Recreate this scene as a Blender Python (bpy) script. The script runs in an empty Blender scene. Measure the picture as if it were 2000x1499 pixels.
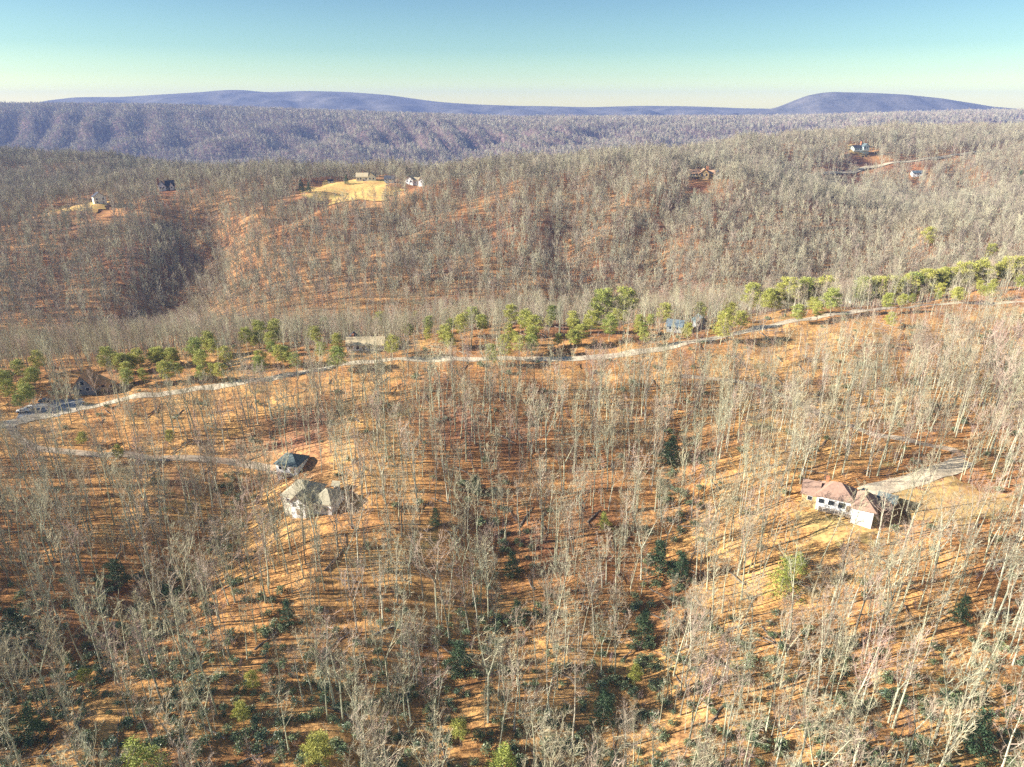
import bpy, math, random
import numpy as np
from mathutils import Vector

# ---------------------------------------------------------------- camera, sky, sun, exposure
SC = bpy.context.scene
COL = SC.collection
PITCH = math.radians(22.2)
F = 1334.0                       # focal length in pixels of the 2000 px wide photograph
CZ = 160.0                       # camera height
cam_d = bpy.data.cameras.new('camera')
cam_d.sensor_width = 36.0
cam_d.lens = 36.0 * F / 2000.0
cam_d.clip_start = 1.0
cam_d.clip_end = 40000.0
cam = bpy.data.objects.new('camera', cam_d)
COL.objects.link(cam)
cam.location = (0, 0, CZ)
cam.rotation_euler = (math.pi / 2 - PITCH, 0, 0)
SC.camera = cam

SUN_EL = math.radians(22.0)
SUN_AZ = math.radians(-97.0)     # from +Y, clockwise: the sun stands to the west (picture left), a little behind
sdir = Vector((math.sin(SUN_AZ) * math.cos(SUN_EL), math.cos(SUN_AZ) * math.cos(SUN_EL), math.sin(SUN_EL)))
W = bpy.data.worlds.new('World')
SC.world = W
W.use_nodes = True
nt = W.node_tree
nt.nodes.clear()
sky = nt.nodes.new('ShaderNodeTexSky')
sky.sky_type = 'NISHITA'
sky.sun_disc = False
sky.sun_elevation = SUN_EL
sky.sun_rotation = SUN_AZ
sky.altitude = 300
sky.air_density = 1.0
sky.dust_density = 0.6
sky.ozone_density = 1.0
tint = nt.nodes.new('ShaderNodeMix')
tint.data_type = 'RGBA'
tint.blend_type = 'MULTIPLY'
tint.inputs[0].default_value = 1.0
geo = nt.nodes.new('ShaderNodeTexCoord')
sep = nt.nodes.new('ShaderNodeSeparateXYZ')
el = nt.nodes.new('ShaderNodeValToRGB')          # colour of the clear winter air: mint at the horizon, teal above
el.color_ramp.elements[0].position = 0.0
el.color_ramp.elements[0].color = (1.12, 1.12, 0.56, 1)
el.color_ramp.elements[1].position = 0.45
el.color_ramp.elements[1].color = (0.30, 0.42, 0.50, 1)
for p_, c_ in ((0.02, (0.72, 0.82, 0.60, 1)), (0.036, (0.54, 0.67, 0.575, 1)), (0.066, (0.38, 0.53, 0.53, 1)), (0.12, (0.31, 0.44, 0.50, 1))):
    el.color_ramp.elements.new(p_).color = c_
nt.links.new(geo.outputs['Generated'], sep.inputs[0])
nt.links.new(sep.outputs['Z'], el.inputs[0])
nt.links.new(el.outputs[0], tint.inputs[7])
bg = nt.nodes.new('ShaderNodeBackground')
bg.inputs['Strength'].default_value = 0.094
wo = nt.nodes.new('ShaderNodeOutputWorld')
nt.links.new(sky.outputs[0], tint.inputs[6])
nt.links.new(tint.outputs[2], bg.inputs[0])
nt.links.new(bg.outputs[0], wo.inputs[0])
sun_d = bpy.data.lights.new('sun', 'SUN')
sun_d.energy = 5.0
sun_d.angle = math.radians(0.5)
sun_d.color = (1.0, 0.93, 0.82)
sun = bpy.data.objects.new('sun', sun_d)
COL.objects.link(sun)
sun.rotation_euler = sdir.to_track_quat('Z', 'Y').to_euler()
sun.location = (0, 0, 500)
SC.view_settings.view_transform = 'Standard'
SC.view_settings.look = 'None'
SC.view_settings.gamma = 1.0
SC.view_settings.use_curve_mapping = False
SC.view_settings.exposure = 1.6
SC.cycles.max_bounces = 4
SC.cycles.diffuse_bounces = 2
SC.cycles.glossy_bounces = 1
SC.cycles.transmission_bounces = 2
SC.cycles.volume_bounces = 0
SC.cycles.transparent_max_bounces = 4
SC.cycles.use_denoising = False
SC.render.use_persistent_data = False

rng = np.random.default_rng(7)
R = random.Random(11)

# ---------------------------------------------------------------- pixel <-> place
cp, sp_ = math.cos(PITCH), math.sin(PITCH)
def ray(px, py):
    u = (px - 1000.0) / F
    v = -(py - 749.5) / F
    return np.array([u, cp + v * sp_, -sp_ + v * cp])
def project(x, y, z):
    """place -> photograph pixel (z is absolute)"""
    dz = z - CZ
    d = y * cp - dz * sp_
    v = y * sp_ + dz * cp
    return 1000.0 + F * x / d, 749.5 - F * v / d, d
def ctrl(px, py, Y):
    r = ray(px, py)
    t = Y / r[1]
    return (r[0] * t, Y, r[2] * t)

# ---------------------------------------------------------------- terrain
C = [ctrl(*a) for a in [
    (0,1499,95),(500,1499,96),(1000,1499,99),(1500,1499,96),(2000,1499,92),
    (0,1250,131),(260,1250,129),(600,1250,131),(1000,1250,136),(1500,1250,131),(1700,1250,128),(2000,1250,123),
    (0,1050,172),(430,1080,168),(700,1080,160),(1000,1080,168),(1300,1080,166),(1700,1080,156),(2000,1050,156),
    (0,900,210),(450,930,203),(610,970,187),(800,930,196),(1000,930,201),(1300,930,200),(1640,990,170),(2000,930,182),
    (0,830,233),(400,800,245),(700,790,242),(1000,800,236),(1500,760,254),(2000,750,255),
    (250,775,255),(650,715,281),(1000,705,279),(1400,660,302),(1700,607,335),(1850,596,346),(2000,589,354),(1720,650,300),(1900,640,306),
    (0,765,260),(180,765,266),(450,700,300),(700,680,308),(1000,660,318),(1300,640,322),(1600,600,345),(2000,560,375),
    (0,640,480),(0,500,600),(0,430,700),(200,400,760),(400,600,500),(400,500,590),(400,420,700),(190,395,780),(330,366,830),
    (700,590,475),(700,500,570),(700,400,700),(680,385,745),(715,357,815),(640,352,850),(810,360,800),
    (1000,575,490),(1000,480,590),(1000,400,690),(1000,346,800),(1000,336,850),
    (1375,350,780),(1300,330,850),(1400,400,690),(1400,480,590),(1400,560,490),
    (1550,385,740),(1680,440,670),(1750,490,600),
    (1600,350,980),(1570,347,960),(1800,320,1060),(2000,286,1200),(1680,294,1100),(1420,292,1130),(1700,266,1350),(2000,262,1400),(1225,316,950),
    (2000,350,950),(2000,400,780),(1850,430,700),(2000,460,600),(1850,480,580),
    (0,313,1150),(200,320,1130),(380,346,1070),(150,372,930),(0,362,980),(500,352,850),(600,347,880),
]]
C += [(-130,55,-124),(0,55,-126),(130,55,-119),(-300,90,-118),(300,90,-100),(-60,0,-135),(60,0,-130),(-200,-60,-130),(200,-60,-125),
      (0,345,-106),(-130,325,-111),(-240,300,-115),(130,350,-103),(250,380,-103),(350,410,-104),
      (-300,400,-152),(-100,420,-144),(50,430,-140),(200,440,-132),(330,480,-118),
      (-250,340,-122),(-420,330,-118),(-420,480,-152),(-600,650,-120),(-700,900,-100),(-1100,1150,-84),(500,300,-92),(600,500,-108),(800,800,-95),(1150,1200,-60),(1250,1500,-60),
      (450,860,-118),(600,930,-112),(-100,1050,-125),(-400,1150,-130),(100,1150,-140),(0,1500,-215),(-700,1500,-190),(400,1500,-150),(800,1650,-90),
      (-1400,1600,-160),(0,1900,-235),(700,1950,-170),(1500,1900,-120),(-900,1900,-235),(1500,1500,-70),(-1400,1200,-90)]
C = np.array(C)
_P, _Z = C[:, :2] / 300.0, C[:, 2]
def _phi(r2):
    return 0.5 * r2 * np.log(r2 + 1e-9)
_n = len(_P)
_A = np.zeros((_n + 3, _n + 3))
_A[:_n, :_n] = _phi(((_P[:, None] - _P[None]) ** 2).sum(-1)) + np.eye(_n) * 0.004
_A[:_n, _n] = 1; _A[:_n, _n + 1:] = _P
_A[_n, :_n] = 1; _A[_n + 1:, :_n] = _P.T
_w = np.linalg.solve(_A, np.concatenate([_Z, np.zeros(3)]))
def tps(x, y):
    p = np.stack([x, y], -1) / 300.0
    out = np.empty(len(x))
    for s in range(0, len(x), 20000):
        q = p[s:s + 20000]
        out[s:s + 20000] = _phi(((q[:, None] - _P[None]) ** 2).sum(-1)) @ _w[:_n] + _w[_n] + q @ _w[_n + 1:]
    return out
def sst(a, b, x):
    t = np.clip((x - a) / (b - a), 0, 1)
    return t * t * (3 - 2 * t)
_ph = np.random.default_rng(3).uniform(0, 6.28, (40, 3))
def wav(x, y, s, k):
    """cheap smooth noise, about -1..1"""
    o = 0
    for i in range(5):
        a = _ph[(k * 5 + i) % 40]
        o = o + np.sin((x * math.cos(a[0]) + y * math.sin(a[0])) / s * (0.8 + 0.25 * i) * 6.28 + a[1] + 0.9 * np.sin((y * math.cos(a[2]) - x * math.sin(a[2])) / s * 3.1 + a[2]))
    return o / 2.6
def pdist(x, y, line):
    d = np.full(np.shape(x), 1e9)
    for (ax, ay), (bx, by) in zip(line[:-1], line[1:]):
        vx, vy = bx - ax, by - ay
        t = np.clip(((x - ax) * vx + (y - ay) * vy) / (vx * vx + vy * vy + 1e-9), 0, 1)
        d = np.minimum(d, np.hypot(x - ax - t * vx, y - ay - t * vy))
    return d
# small draws (stream cuts) running down to the ravine; plan coordinates
def pl(*a):
    return [ctrl(*q)[:2] for q in a]
DRAWS = [(pl((930,930,198),(1000,1080,166),(960,1200,143),(850,1330,120),(800,1480,99)), 2.2, 12),
         (pl((1310,860,216),(1310,1060,168),(1270,1200,142),(1240,1350,117),(1180,1499,98)), 2.8, 12),
         (pl((480,930,203),(430,1060,172),(250,1210,138),(60,1330,120)), 6.0, 16),
         (pl((380,430,690),(400,500,590),(310,600,500)), 24.0, 34),
         (pl((1130,400,700),(1100,480,590),(1150,560,500)), 7.0, 20),
         (pl((800,420,680),(820,520,560)), 6.0, 22),
         (pl((1360,400,700),(1250,480,590),(1290,560,500)), 9.0, 24)]
FT_PX = [-400, 0, 320, 700, 1000, 1500, 2000, 2400]
FT_Z = [-10, -15, -19, -56, -82, -80, -44, -34]
def far_h(x, y):
    q = 1000 + F * x / (np.maximum(y, 500) * cp + 60)
    top = np.interp(q, FT_PX, FT_Z)
    toe = 2650 + 250 * wav(x, y * 0, 2600, 2)
    t = (y - toe) / 1200.0
    s = sst(0, 1, t)
    base = -228 + 10 * wav(x, y, 900, 4)
    h = base + (top - base) * s
    mask = np.clip(s * (1 - s) * 4, 0, 1)
    wx = x + 0.45 * (y - 3000) + 70 * np.sin(x / 510) + 45 * np.sin(x / 233 + 1.7)
    spur = np.abs(np.sin(wx / (150 + 0) * 3.1416)) ** 0.8 * 2 - 1.1
    h = h + mask * ((19 + 9 * np.sin(x / 340 + 2)) * spur + 22 * wav(x, y, 520, 1)) + 5 * wav(x, y, 260, 3) * s
    lump = 60 * np.exp(-(((x - 330) / 420) ** 2 + ((y - 2620) / 260) ** 2)) + 35 * np.exp(-(((x + 600) / 380) ** 2 + ((y - 2700) / 220) ** 2))
    return h + lump
def height_fn(x, y):
    z = tps(x, y)
    near = 1 - sst(380, 520, y)
    for line, dep, wd in DRAWS:
        z = z - dep * np.exp(-(pdist(x, y, line) / wd) ** 2)
    z = z + near * (0.55 * wav(x, y, 38, 5) + 0.25 * wav(x, y, 15, 6)) + (1 - near) * (3.0 * wav(x, y, 120, 7) + 1.2 * wav(x, y, 48, 1)) * sst(480, 640, y)
    b = sst(1500, 2000, y)
    return z * (1 - b) + far_h(x, y) * b
NR, NC = 500, 360
Y0, YS = -60.0, 160.0
KR = math.log((5600 + YS) / (Y0 + YS)) / (NR - 1)
gy = (Y0 + YS) * np.exp(KR * np.arange(NR)) - YS
gu = np.linspace(-1, 1, NC)
GX = gu[None, :] * (0.95 * (gy[:, None] + YS))
GY = np.repeat(gy[:, None], NC, 1)
GZ = height_fn(GX.ravel(), GY.ravel()).reshape(NR, NC) + CZ
def H(x, y):
    """ground height at a place (absolute)"""
    x = np.asarray(x, float); y = np.asarray(y, float)
    r = np.clip(np.log(np.maximum(y + YS, 1) / (Y0 + YS)) / KR, 0, NR - 1.001)
    c = np.clip((x / (0.95 * (y + YS)) + 1) / 2 * (NC - 1), 0, NC - 1.001)
    i = r.astype(int); j = c.astype(int); a = r - i; b = c - j
    return (GZ[i, j] * (1 - a) * (1 - b) + GZ[i + 1, j] * a * (1 - b) + GZ[i, j + 1] * (1 - a) * b + GZ[i + 1, j + 1] * a * b)
def hit(px, py, up=0.0, tmin=60, tmax=5000):
    """where the line of sight through a pixel meets the ground (raised by up)"""
    r = ray(px, py)
    t = tmin * (tmax / tmin) ** np.linspace(0, 1, 4000)
    X, Y, Z = r[0] * t, r[1] * t, CZ + r[2] * t
    d = Z - H(X, Y) - up
    k = np.argmax(d < 0) if (d < 0).any() else len(t) - 1
    return float(X[k]), float(Y[k])

# ---------------------------------------------------------------- materials
def mat(name, col=(0.5, 0.5, 0.5), rough=0.9, spec=0.2):
    m = bpy.data.materials.new(name)
    m.use_nodes = True
    b = m.node_tree.nodes['Principled BSDF']
    b.inputs['Base Color'].default_value = (*col, 1)
    b.inputs['Roughness'].default_value = rough
    b.inputs['Specular IOR Level'].default_value = spec
    return m
def N(m, t):
    return m.node_tree.nodes.new(t)
def ln(m, a, b):
    m.node_tree.links.new(a, b)
def noise(m, scale, detail=4, rough=0.6, vec=None):
    n = N(m, 'ShaderNodeTexNoise')
    n.inputs['Scale'].default_value = scale
    n.inputs['Detail'].default_value = detail
    n.inputs['Roughness'].default_value = rough
    if vec is not None:
        ln(m, vec, n.inputs['Vector'])
    return n.outputs['Fac']
def ramp(m, fac, stops):
    r = N(m, 'ShaderNodeValToRGB')
    e = r.color_ramp.elements
    while len(e) < len(stops):
        e.new(0.5)
    for k, (p, c) in enumerate(stops):
        e[k].position = p
        e[k].color = (*c, 1) if len(c) == 3 else c
    ln(m, fac, r.inputs[0])
    return r.outputs[0]
def mix(m, fac, a, b, mode='MIX'):
    x = N(m, 'ShaderNodeMix')
    x.data_type = 'RGBA'; x.blend_type = mode
    for s, v in ((0, fac), (6, a), (7, b)):
        if isinstance(v, (int, float)):
            x.inputs[s].default_value = v
        elif isinstance(v, tuple):
            x.inputs[s].default_value = (*v, 1)
        else:
            ln(m, v, x.inputs[s])
    return x.outputs[2]
def noisy(name, c1, c2, scale=1.5, rough=0.9, spec=0.2, detail=5, c3=None, fine=None):
    m = mat(name, c1, rough, spec)
    g = N(m, 'ShaderNodeTexCoord').outputs['Object']
    st = [(0.3, c1), (0.7, c2)] if c3 is None else [(0.28, c1), (0.5, c2), (0.72, c3)]
    c = ramp(m, noise(m, scale, detail, 0.65, g), st)
    if fine:
        c = mix(m, 0.8, c, ramp(m, noise(m, fine, 6, 0.75, g), [(0.33, (0.5, 0.46, 0.45)), (0.62, (1.25, 1.25, 1.2))]), 'MULTIPLY')
    ln(m, c, m.node_tree.nodes['Principled BSDF'].inputs['Base Color'])
    return m

def make_ground_mat():
    m = mat('leaf_litter', rough=0.95, spec=0.1)
    g = N(m, 'ShaderNodeNewGeometry').outputs['Position']
    big = ramp(m, noise(m, 0.012, 5, 0.6, g), [(0.30, (0.31, 0.15, 0.085)), (0.46, (0.50, 0.26, 0.105)), (0.60, (0.60, 0.36, 0.145)), (0.75, (0.38, 0.19, 0.12))])
    med = ramp(m, noise(m, 0.13, 6, 0.7, g), [(0.30, (0.50, 0.42, 0.42)), (0.5, (0.95, 0.92, 0.9)), (0.68, (1.25, 1.25, 1.1))])
    c = mix(m, 0.9, big, med, 'MULTIPLY')
    fine = ramp(m, noise(m, 1.1, 5, 0.75, g), [(0.32, (0.25, 0.21, 0.22)), (0.48, (0.85, 0.83, 0.82)), (0.64, (1.55, 1.5, 1.35))])
    c = mix(m, 0.85, c, fine, 'MULTIPLY')
    moss = ramp(m, noise(m, 0.05, 5, 0.7, g), [(0.60, (0, 0, 0)), (0.72, (1, 1, 1))])
    c = mix(m, moss, c, (0.20, 0.19, 0.08))
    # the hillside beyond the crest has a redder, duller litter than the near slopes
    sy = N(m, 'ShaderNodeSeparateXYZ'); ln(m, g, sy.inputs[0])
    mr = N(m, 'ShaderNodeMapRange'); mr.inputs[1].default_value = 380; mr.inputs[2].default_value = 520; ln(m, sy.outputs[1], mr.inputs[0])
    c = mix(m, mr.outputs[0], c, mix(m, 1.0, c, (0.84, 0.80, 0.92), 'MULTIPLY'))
    b = m.node_tree.nodes['Principled BSDF']
    ln(m, c, b.inputs['Base Color'])
    bp = N(m, 'ShaderNodeBump')
    bp.inputs['Strength'].default_value = 1.0
    bp.inputs['Distance'].default_value = 0.35
    ln(m, noise(m, 0.9, 6, 0.75, g), bp.inputs['Height'])
    ln(m, bp.outputs[0], b.inputs['Normal'])
    return m
M = {'ground': make_ground_mat()}
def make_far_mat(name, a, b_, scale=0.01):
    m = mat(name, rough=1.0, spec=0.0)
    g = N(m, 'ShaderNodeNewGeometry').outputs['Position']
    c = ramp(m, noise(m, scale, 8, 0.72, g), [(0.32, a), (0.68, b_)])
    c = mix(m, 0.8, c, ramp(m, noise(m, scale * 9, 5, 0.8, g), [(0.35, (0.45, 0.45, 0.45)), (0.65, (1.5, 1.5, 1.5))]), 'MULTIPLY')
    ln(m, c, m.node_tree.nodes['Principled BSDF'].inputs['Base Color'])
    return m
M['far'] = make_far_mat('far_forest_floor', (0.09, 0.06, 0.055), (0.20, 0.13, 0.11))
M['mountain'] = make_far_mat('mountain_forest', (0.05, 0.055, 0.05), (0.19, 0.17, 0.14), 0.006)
def make_bark(name, stops, hue=True):
    m = mat(name, rough=0.9, spec=0.15)
    oi = N(m, 'ShaderNodeObjectInfo').outputs['Random']
    g = N(m, 'ShaderNodeTexCoord').outputs['Object']
    c = ramp(m, oi, stops)
    c = mix(m, 0.7, c, ramp(m, noise(m, 1.3, 4, 0.7, g), [(0.3, (0.6, 0.6, 0.62)), (0.65, (1.15, 1.15, 1.1))]), 'MULTIPLY')
    ln(m, c, m.node_tree.nodes['Principled BSDF'].inputs['Base Color'])
    return m
M['bark'] = make_bark('bark', [(0.0, (0.38, 0.37, 0.25)), (0.2, (0.56, 0.56, 0.40)), (0.38, (0.20, 0.19, 0.15)), (0.55, (0.50, 0.49, 0.34)), (0.72, (0.28, 0.30, 0.22)), (0.85, (0.62, 0.61, 0.48)), (1.0, (0.30, 0.26, 0.20))])
M['twig'] = make_bark('twig', [(0.0, (0.42, 0.36, 0.25)), (0.2, (0.50, 0.46, 0.31)), (0.38, (0.30, 0.23, 0.18)), (0.55, (0.42, 0.38, 0.26)), (0.70, (0.34, 0.34, 0.24)), (0.85, (0.48, 0.38, 0.30)), (1.0, (0.38, 0.26, 0.22))])
M['pale_twig'] = make_bark('pale_twig', [(0.0, (0.36, 0.31, 0.22)), (0.25, (0.44, 0.41, 0.28)), (0.45, (0.26, 0.21, 0.17)), (0.6, (0.38, 0.32, 0.24)), (0.8, (0.40, 0.39, 0.28)), (1.0, (0.33, 0.25, 0.21))])
M['brush'] = make_bark('brush_twig', [(0.0, (0.22, 0.16, 0.15)), (0.5, (0.34, 0.27, 0.22)), (1.0, (0.26, 0.19, 0.20))])
def make_leaf(name, stops, spec=0.3, rough=0.6):
    m = mat(name, rough=rough, spec=spec)
    oi = N(m, 'ShaderNodeObjectInfo').outputs['Random']
    g = N(m, 'ShaderNodeTexCoord').outputs['Object']
    c = ramp(m, oi, stops)
    c = mix(m, 0.8, c, ramp(m, noise(m, 0.9, 3, 0.7, g), [(0.3, (0.6, 0.65, 0.6)), (0.65, (1.3, 1.25, 1.1))]), 'MULTIPLY')
    b = m.node_tree.nodes['Principled BSDF']
    ln(m, c, b.inputs['Base Color'])
    return m
M['pine'] = make_leaf('pine_needles', [(0.0, (0.36, 0.37, 0.09)), (0.5, (0.45, 0.43, 0.11)), (1.0, (0.28, 0.33, 0.09))])
M['young'] = make_leaf('young_pine_needles', [(0.0, (0.34, 0.38, 0.09)), (1.0, (0.34, 0.38, 0.09))])
M['dark'] = make_leaf('dark_needles', [(0.0, (0.06, 0.11, 0.06)), (1.0, (0.09, 0.14, 0.07))])
M['rhodo'] = make_leaf('rhododendron_leaf', [(0.0, (0.16, 0.22, 0.13)), (0.5, (0.23, 0.28, 0.14)), (1.0, (0.15, 0.23, 0.15))], 0.5, 0.4)
M['road'] = noisy('pale_gravel', (0.50, 0.41, 0.29), (0.66, 0.57, 0.43), 0.35, fine=0.9)
M['asphalt'] = noisy('worn_asphalt', (0.20, 0.21, 0.21), (0.32, 0.32, 0.32), 0.4)
M['drive'] = noisy('leafy_gravel', (0.44, 0.24, 0.12), (0.40, 0.31, 0.22), 0.22, c3=(0.50, 0.43, 0.33))
M['lawn'] = noisy('dry_lawn', (0.62, 0.33, 0.12), (0.66, 0.42, 0.14), 0.11, detail=9, c3=(0.44, 0.40, 0.12), fine=0.35)
M['yard'] = noisy('yard_grass', (0.52, 0.28, 0.11), (0.56, 0.37, 0.15), 0.2, c3=(0.44, 0.34, 0.13), fine=0.7)
M['white'] = noisy('white_siding', (0.74, 0.73, 0.70), (0.82, 0.81, 0.79), 0.8)
M['cream'] = noisy('cream_siding', (0.70, 0.66, 0.52), (0.80, 0.76, 0.62), 0.8)
M['tan'] = noisy('tan_timber', (0.46, 0.33, 0.16), (0.60, 0.44, 0.22), 1.2)
M['green'] = noisy('pale_green_siding', (0.55, 0.64, 0.56), (0.70, 0.76, 0.70), 0.8)
M['greywall'] = noisy('grey_siding', (0.20, 0.21, 0.21), (0.30, 0.31, 0.31), 0.8)
M['red_roof'] = noisy('red_shingle', (0.28, 0.175, 0.13), (0.40, 0.27, 0.20), 1.6)
M['orange_roof'] = noisy('rust_roof', (0.58, 0.28, 0.11), (0.70, 0.38, 0.17), 1.0)
M['teal_roof'] = noisy('slate_roof', (0.07, 0.10, 0.11), (0.14, 0.18, 0.18), 1.5)
M['tan_roof'] = noisy('weathered_shingle', (0.30, 0.27, 0.20), (0.44, 0.39, 0.27), 1.5)
M['sand_roof'] = noisy('sand_shingle', (0.50, 0.40, 0.24), (0.62, 0.50, 0.32), 1.2)
M['dark_roof'] = noisy('charcoal_shingle', (0.035, 0.04, 0.055), (0.08, 0.085, 0.10), 1.5)
M['blue_roof'] = noisy('blue_metal_roof', (0.10, 0.14, 0.17), (0.17, 0.21, 0.24), 1.0)
M['brown_roof'] = noisy('brown_shingle', (0.44, 0.25, 0.14), (0.58, 0.36, 0.22), 1.4)
M['glass'] = mat('window_glass', (0.03, 0.04, 0.05), 0.12, 0.6)
M['trim'] = mat('white_trim', (0.78, 0.77, 0.74), 0.6)
M['brick'] = noisy('chimney_brick', (0.36, 0.14, 0.08), (0.50, 0.24, 0.12), 4)
M['wood'] = noisy('deck_wood', (0.30, 0.22, 0.15), (0.42, 0.33, 0.22), 2)
M['log'] = noisy('fallen_bark', (0.16, 0.13, 0.11), (0.30, 0.26, 0.21), 1.2)

# ---------------------------------------------------------------- mesh helpers
class MB:
    def __init__(s):
        s.v = []; s.f = []; s.n = 0; s.mi = []
    def add(s, V, Fc, mi=0):
        s.v.append(np.asarray(V, float))
        for q in Fc:
            s.f.append(tuple(i + s.n for i in q))
        s.mi += [mi] * len(Fc)
        s.n += len(V)
    def tube(s, P, Rr, n, mi=0, tip=True):
        P = [np.asarray(p, float) for p in P]
        k = len(P)
        V = []
        d0 = P[-1] - P[0]
        a = np.cross(d0, [0.31, 0.17, 0.93] if abs(d0[2]) < abs(d0[0]) + abs(d0[1]) else [0.91, 0.33, 0.1])
        a /= np.linalg.norm(a) + 1e-9
        rings = k - 1 if tip else k
        for i in range(rings):
            d = P[min(i + 1, k - 1)] - P[max(i - 1, 0)]
            d /= np.linalg.norm(d) + 1e-9
            b = np.cross(d, a); b /= np.linalg.norm(b) + 1e-9
            a2 = np.cross(b, d)
            for j in range(n):
                t = 6.2832 * j / n
                V.append(P[i] + Rr[i] * (math.cos(t) * a2 + math.sin(t) * b))
        Fc = []
        for i in range(rings - 1):
            for j in range(n):
                j2 = (j + 1) % n
                Fc.append((i * n + j, i * n + j2, (i + 1) * n + j2, (i + 1) * n + j))
        if tip:
            V.append(P[-1]); q = len(V) - 1; o = (rings - 1) * n
            for j in range(n):
                Fc.append((o + j, o + (j + 1) % n, q))
        else:
            Fc.append(tuple((rings - 1) * n + j for j in range(n)))
        s.add(V, Fc, mi)
    def box(s, x0, x1, y0, y1, z0, z1, mi=0):
        V = [(x0,y0,z0),(x1,y0,z0),(x1,y1,z0),(x0,y1,z0),(x0,y0,z1),(x1,y0,z1),(x1,y1,z1),(x0,y1,z1)]
        s.add(V, [(0,3,2,1),(4,5,6,7),(0,1,5,4),(1,2,6,5),(2,3,7,6),(3,0,4,7)], mi)
    def mesh(s, name, mats, smooth=False):
        me = bpy.data.meshes.new(name)
        me.from_pydata(np.concatenate(s.v).tolist() if s.v else [], [], s.f)
        for m in mats:
            me.materials.append(m)
        if len(mats) > 1:
            me.polygons.foreach_set('material_index', s.mi)
        if smooth:
            me.polygons.foreach_set('use_smooth', [True] * len(s.f))
        me.update()
        return me
    def obj(s, name, m, parent=None, smooth=False):
        o = bpy.data.objects.new(name, s.mesh(name, m if isinstance(m, list) else [m], smooth))
        COL.objects.link(o)
        o.parent = parent
        return o
def tag(o, label=None, cat=None, group=None, kind=None):
    if label: o['label'] = label
    if cat: o['category'] = cat
    if group: o['group'] = group
    if kind: o['kind'] = kind
    return o
def empty(name, loc, rz=0.0):
    o = bpy.data.objects.new(name, None)
    COL.objects.link(o)
    o.location = loc
    o.rotation_euler = (0, 0, rz)
    o.empty_display_size = 0.5
    return o
def grid_obj(name, X, Y, Z, m, smooth=True):
    nr, nc = X.shape
    V = np.stack([X, Y, Z], -1).reshape(-1, 3)
    i = np.arange((nr - 1) * (nc - 1)); r = i // (nc - 1); c = i % (nc - 1); a = r * nc + c
    Fc = np.stack([a, a + 1, a + nc + 1, a + nc], -1)
    me = bpy.data.meshes.new(name)
    me.vertices.add(len(V)); me.vertices.foreach_set('co', V.ravel())
    me.loops.add(Fc.size); me.loops.foreach_set('vertex_index', Fc.ravel().astype(np.int32))
    me.polygons.add(len(Fc)); me.polygons.foreach_set('loop_start', (np.arange(len(Fc)) * 4).astype(np.int32))
    me.polygons.foreach_set('use_smooth', np.ones(len(Fc), bool))
    me.update(calc_edges=True)
    me.materials.append(m)
    o = bpy.data.objects.new(name, me)
    COL.objects.link(o)
    return o

# ---------------------------------------------------------------- the setting
KSPLIT = int(np.argmax(gy > 1850))
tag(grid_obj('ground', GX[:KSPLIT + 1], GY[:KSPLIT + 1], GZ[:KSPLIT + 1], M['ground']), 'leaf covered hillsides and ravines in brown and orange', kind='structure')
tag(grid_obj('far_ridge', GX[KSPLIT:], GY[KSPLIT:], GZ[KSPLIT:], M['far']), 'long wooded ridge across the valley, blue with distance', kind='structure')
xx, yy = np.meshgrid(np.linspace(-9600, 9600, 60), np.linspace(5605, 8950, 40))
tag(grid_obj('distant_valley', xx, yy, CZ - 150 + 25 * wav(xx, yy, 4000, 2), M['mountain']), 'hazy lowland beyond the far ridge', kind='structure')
def mountain(Yc, depth, prof, label, base=-150, nx=260, ny=60, rough=10, rscale=700):
    px = np.array([p[0] for p in prof], float)
    zz = []
    for p in prof:
        r = ray(*p); zz.append(r[2] / r[1] * Yc)
    xs_px = np.linspace(px[0], px[-1], nx)
    zt = np.interp(xs_px, px, zz)
    k = np.hanning(9); k /= k.sum()
    zt = np.convolve(np.pad(zt, 4, 'edge'), k, 'valid')
    xs = (xs_px - 1000) / F * (Yc * cp)
    v = np.linspace(-1, 1, ny)
    X, V = np.meshgrid(xs, v)
    Yg = Yc + V * depth
    s = np.cos(np.clip(np.abs(V), 0, 1) * math.pi / 2) ** 1.3
    sp2 = np.abs(np.sin((X + 0.5 * (Yg - Yc)) / rscale * 3.14 + np.sin(X / 900))) - 0.6
    Z = CZ + base - 20 + (zt[None] - base + 20) * s + rough * (sp2 + 0.5 * wav(X, Yg, rscale, 3)) * (s * (1 - s) * 4)
    o = grid_obj('mountain', X, Yg, Z, M['mountain'])
    return tag(o, label, kind='structure')
mountain(7500, 1400, [(-500,215),(60,214),(100,206),(130,195),(160,190),(240,190),(330,185),(420,179),(455,176),(480,176),(520,181),(600,178),(680,180),(760,186),(850,199),(920,204),(1000,207),(1080,208),(1150,210),(1250,207),(1350,208),(1450,212),(1600,214),(1700,216)], 'long low blue mountain on the skyline behind the far ridge', rough=42, rscale=620)
mountain(6300, 650, [(1440,222),(1500,215),(1530,208),(1555,196),(1580,186),(1600,182),(1620,180),(1700,182),(1760,185),(1830,192),(1880,200),(1930,208),(2000,214),(2200,220)], 'rounded blue hump of a mountain on the skyline at right', rough=16, rscale=360)

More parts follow.
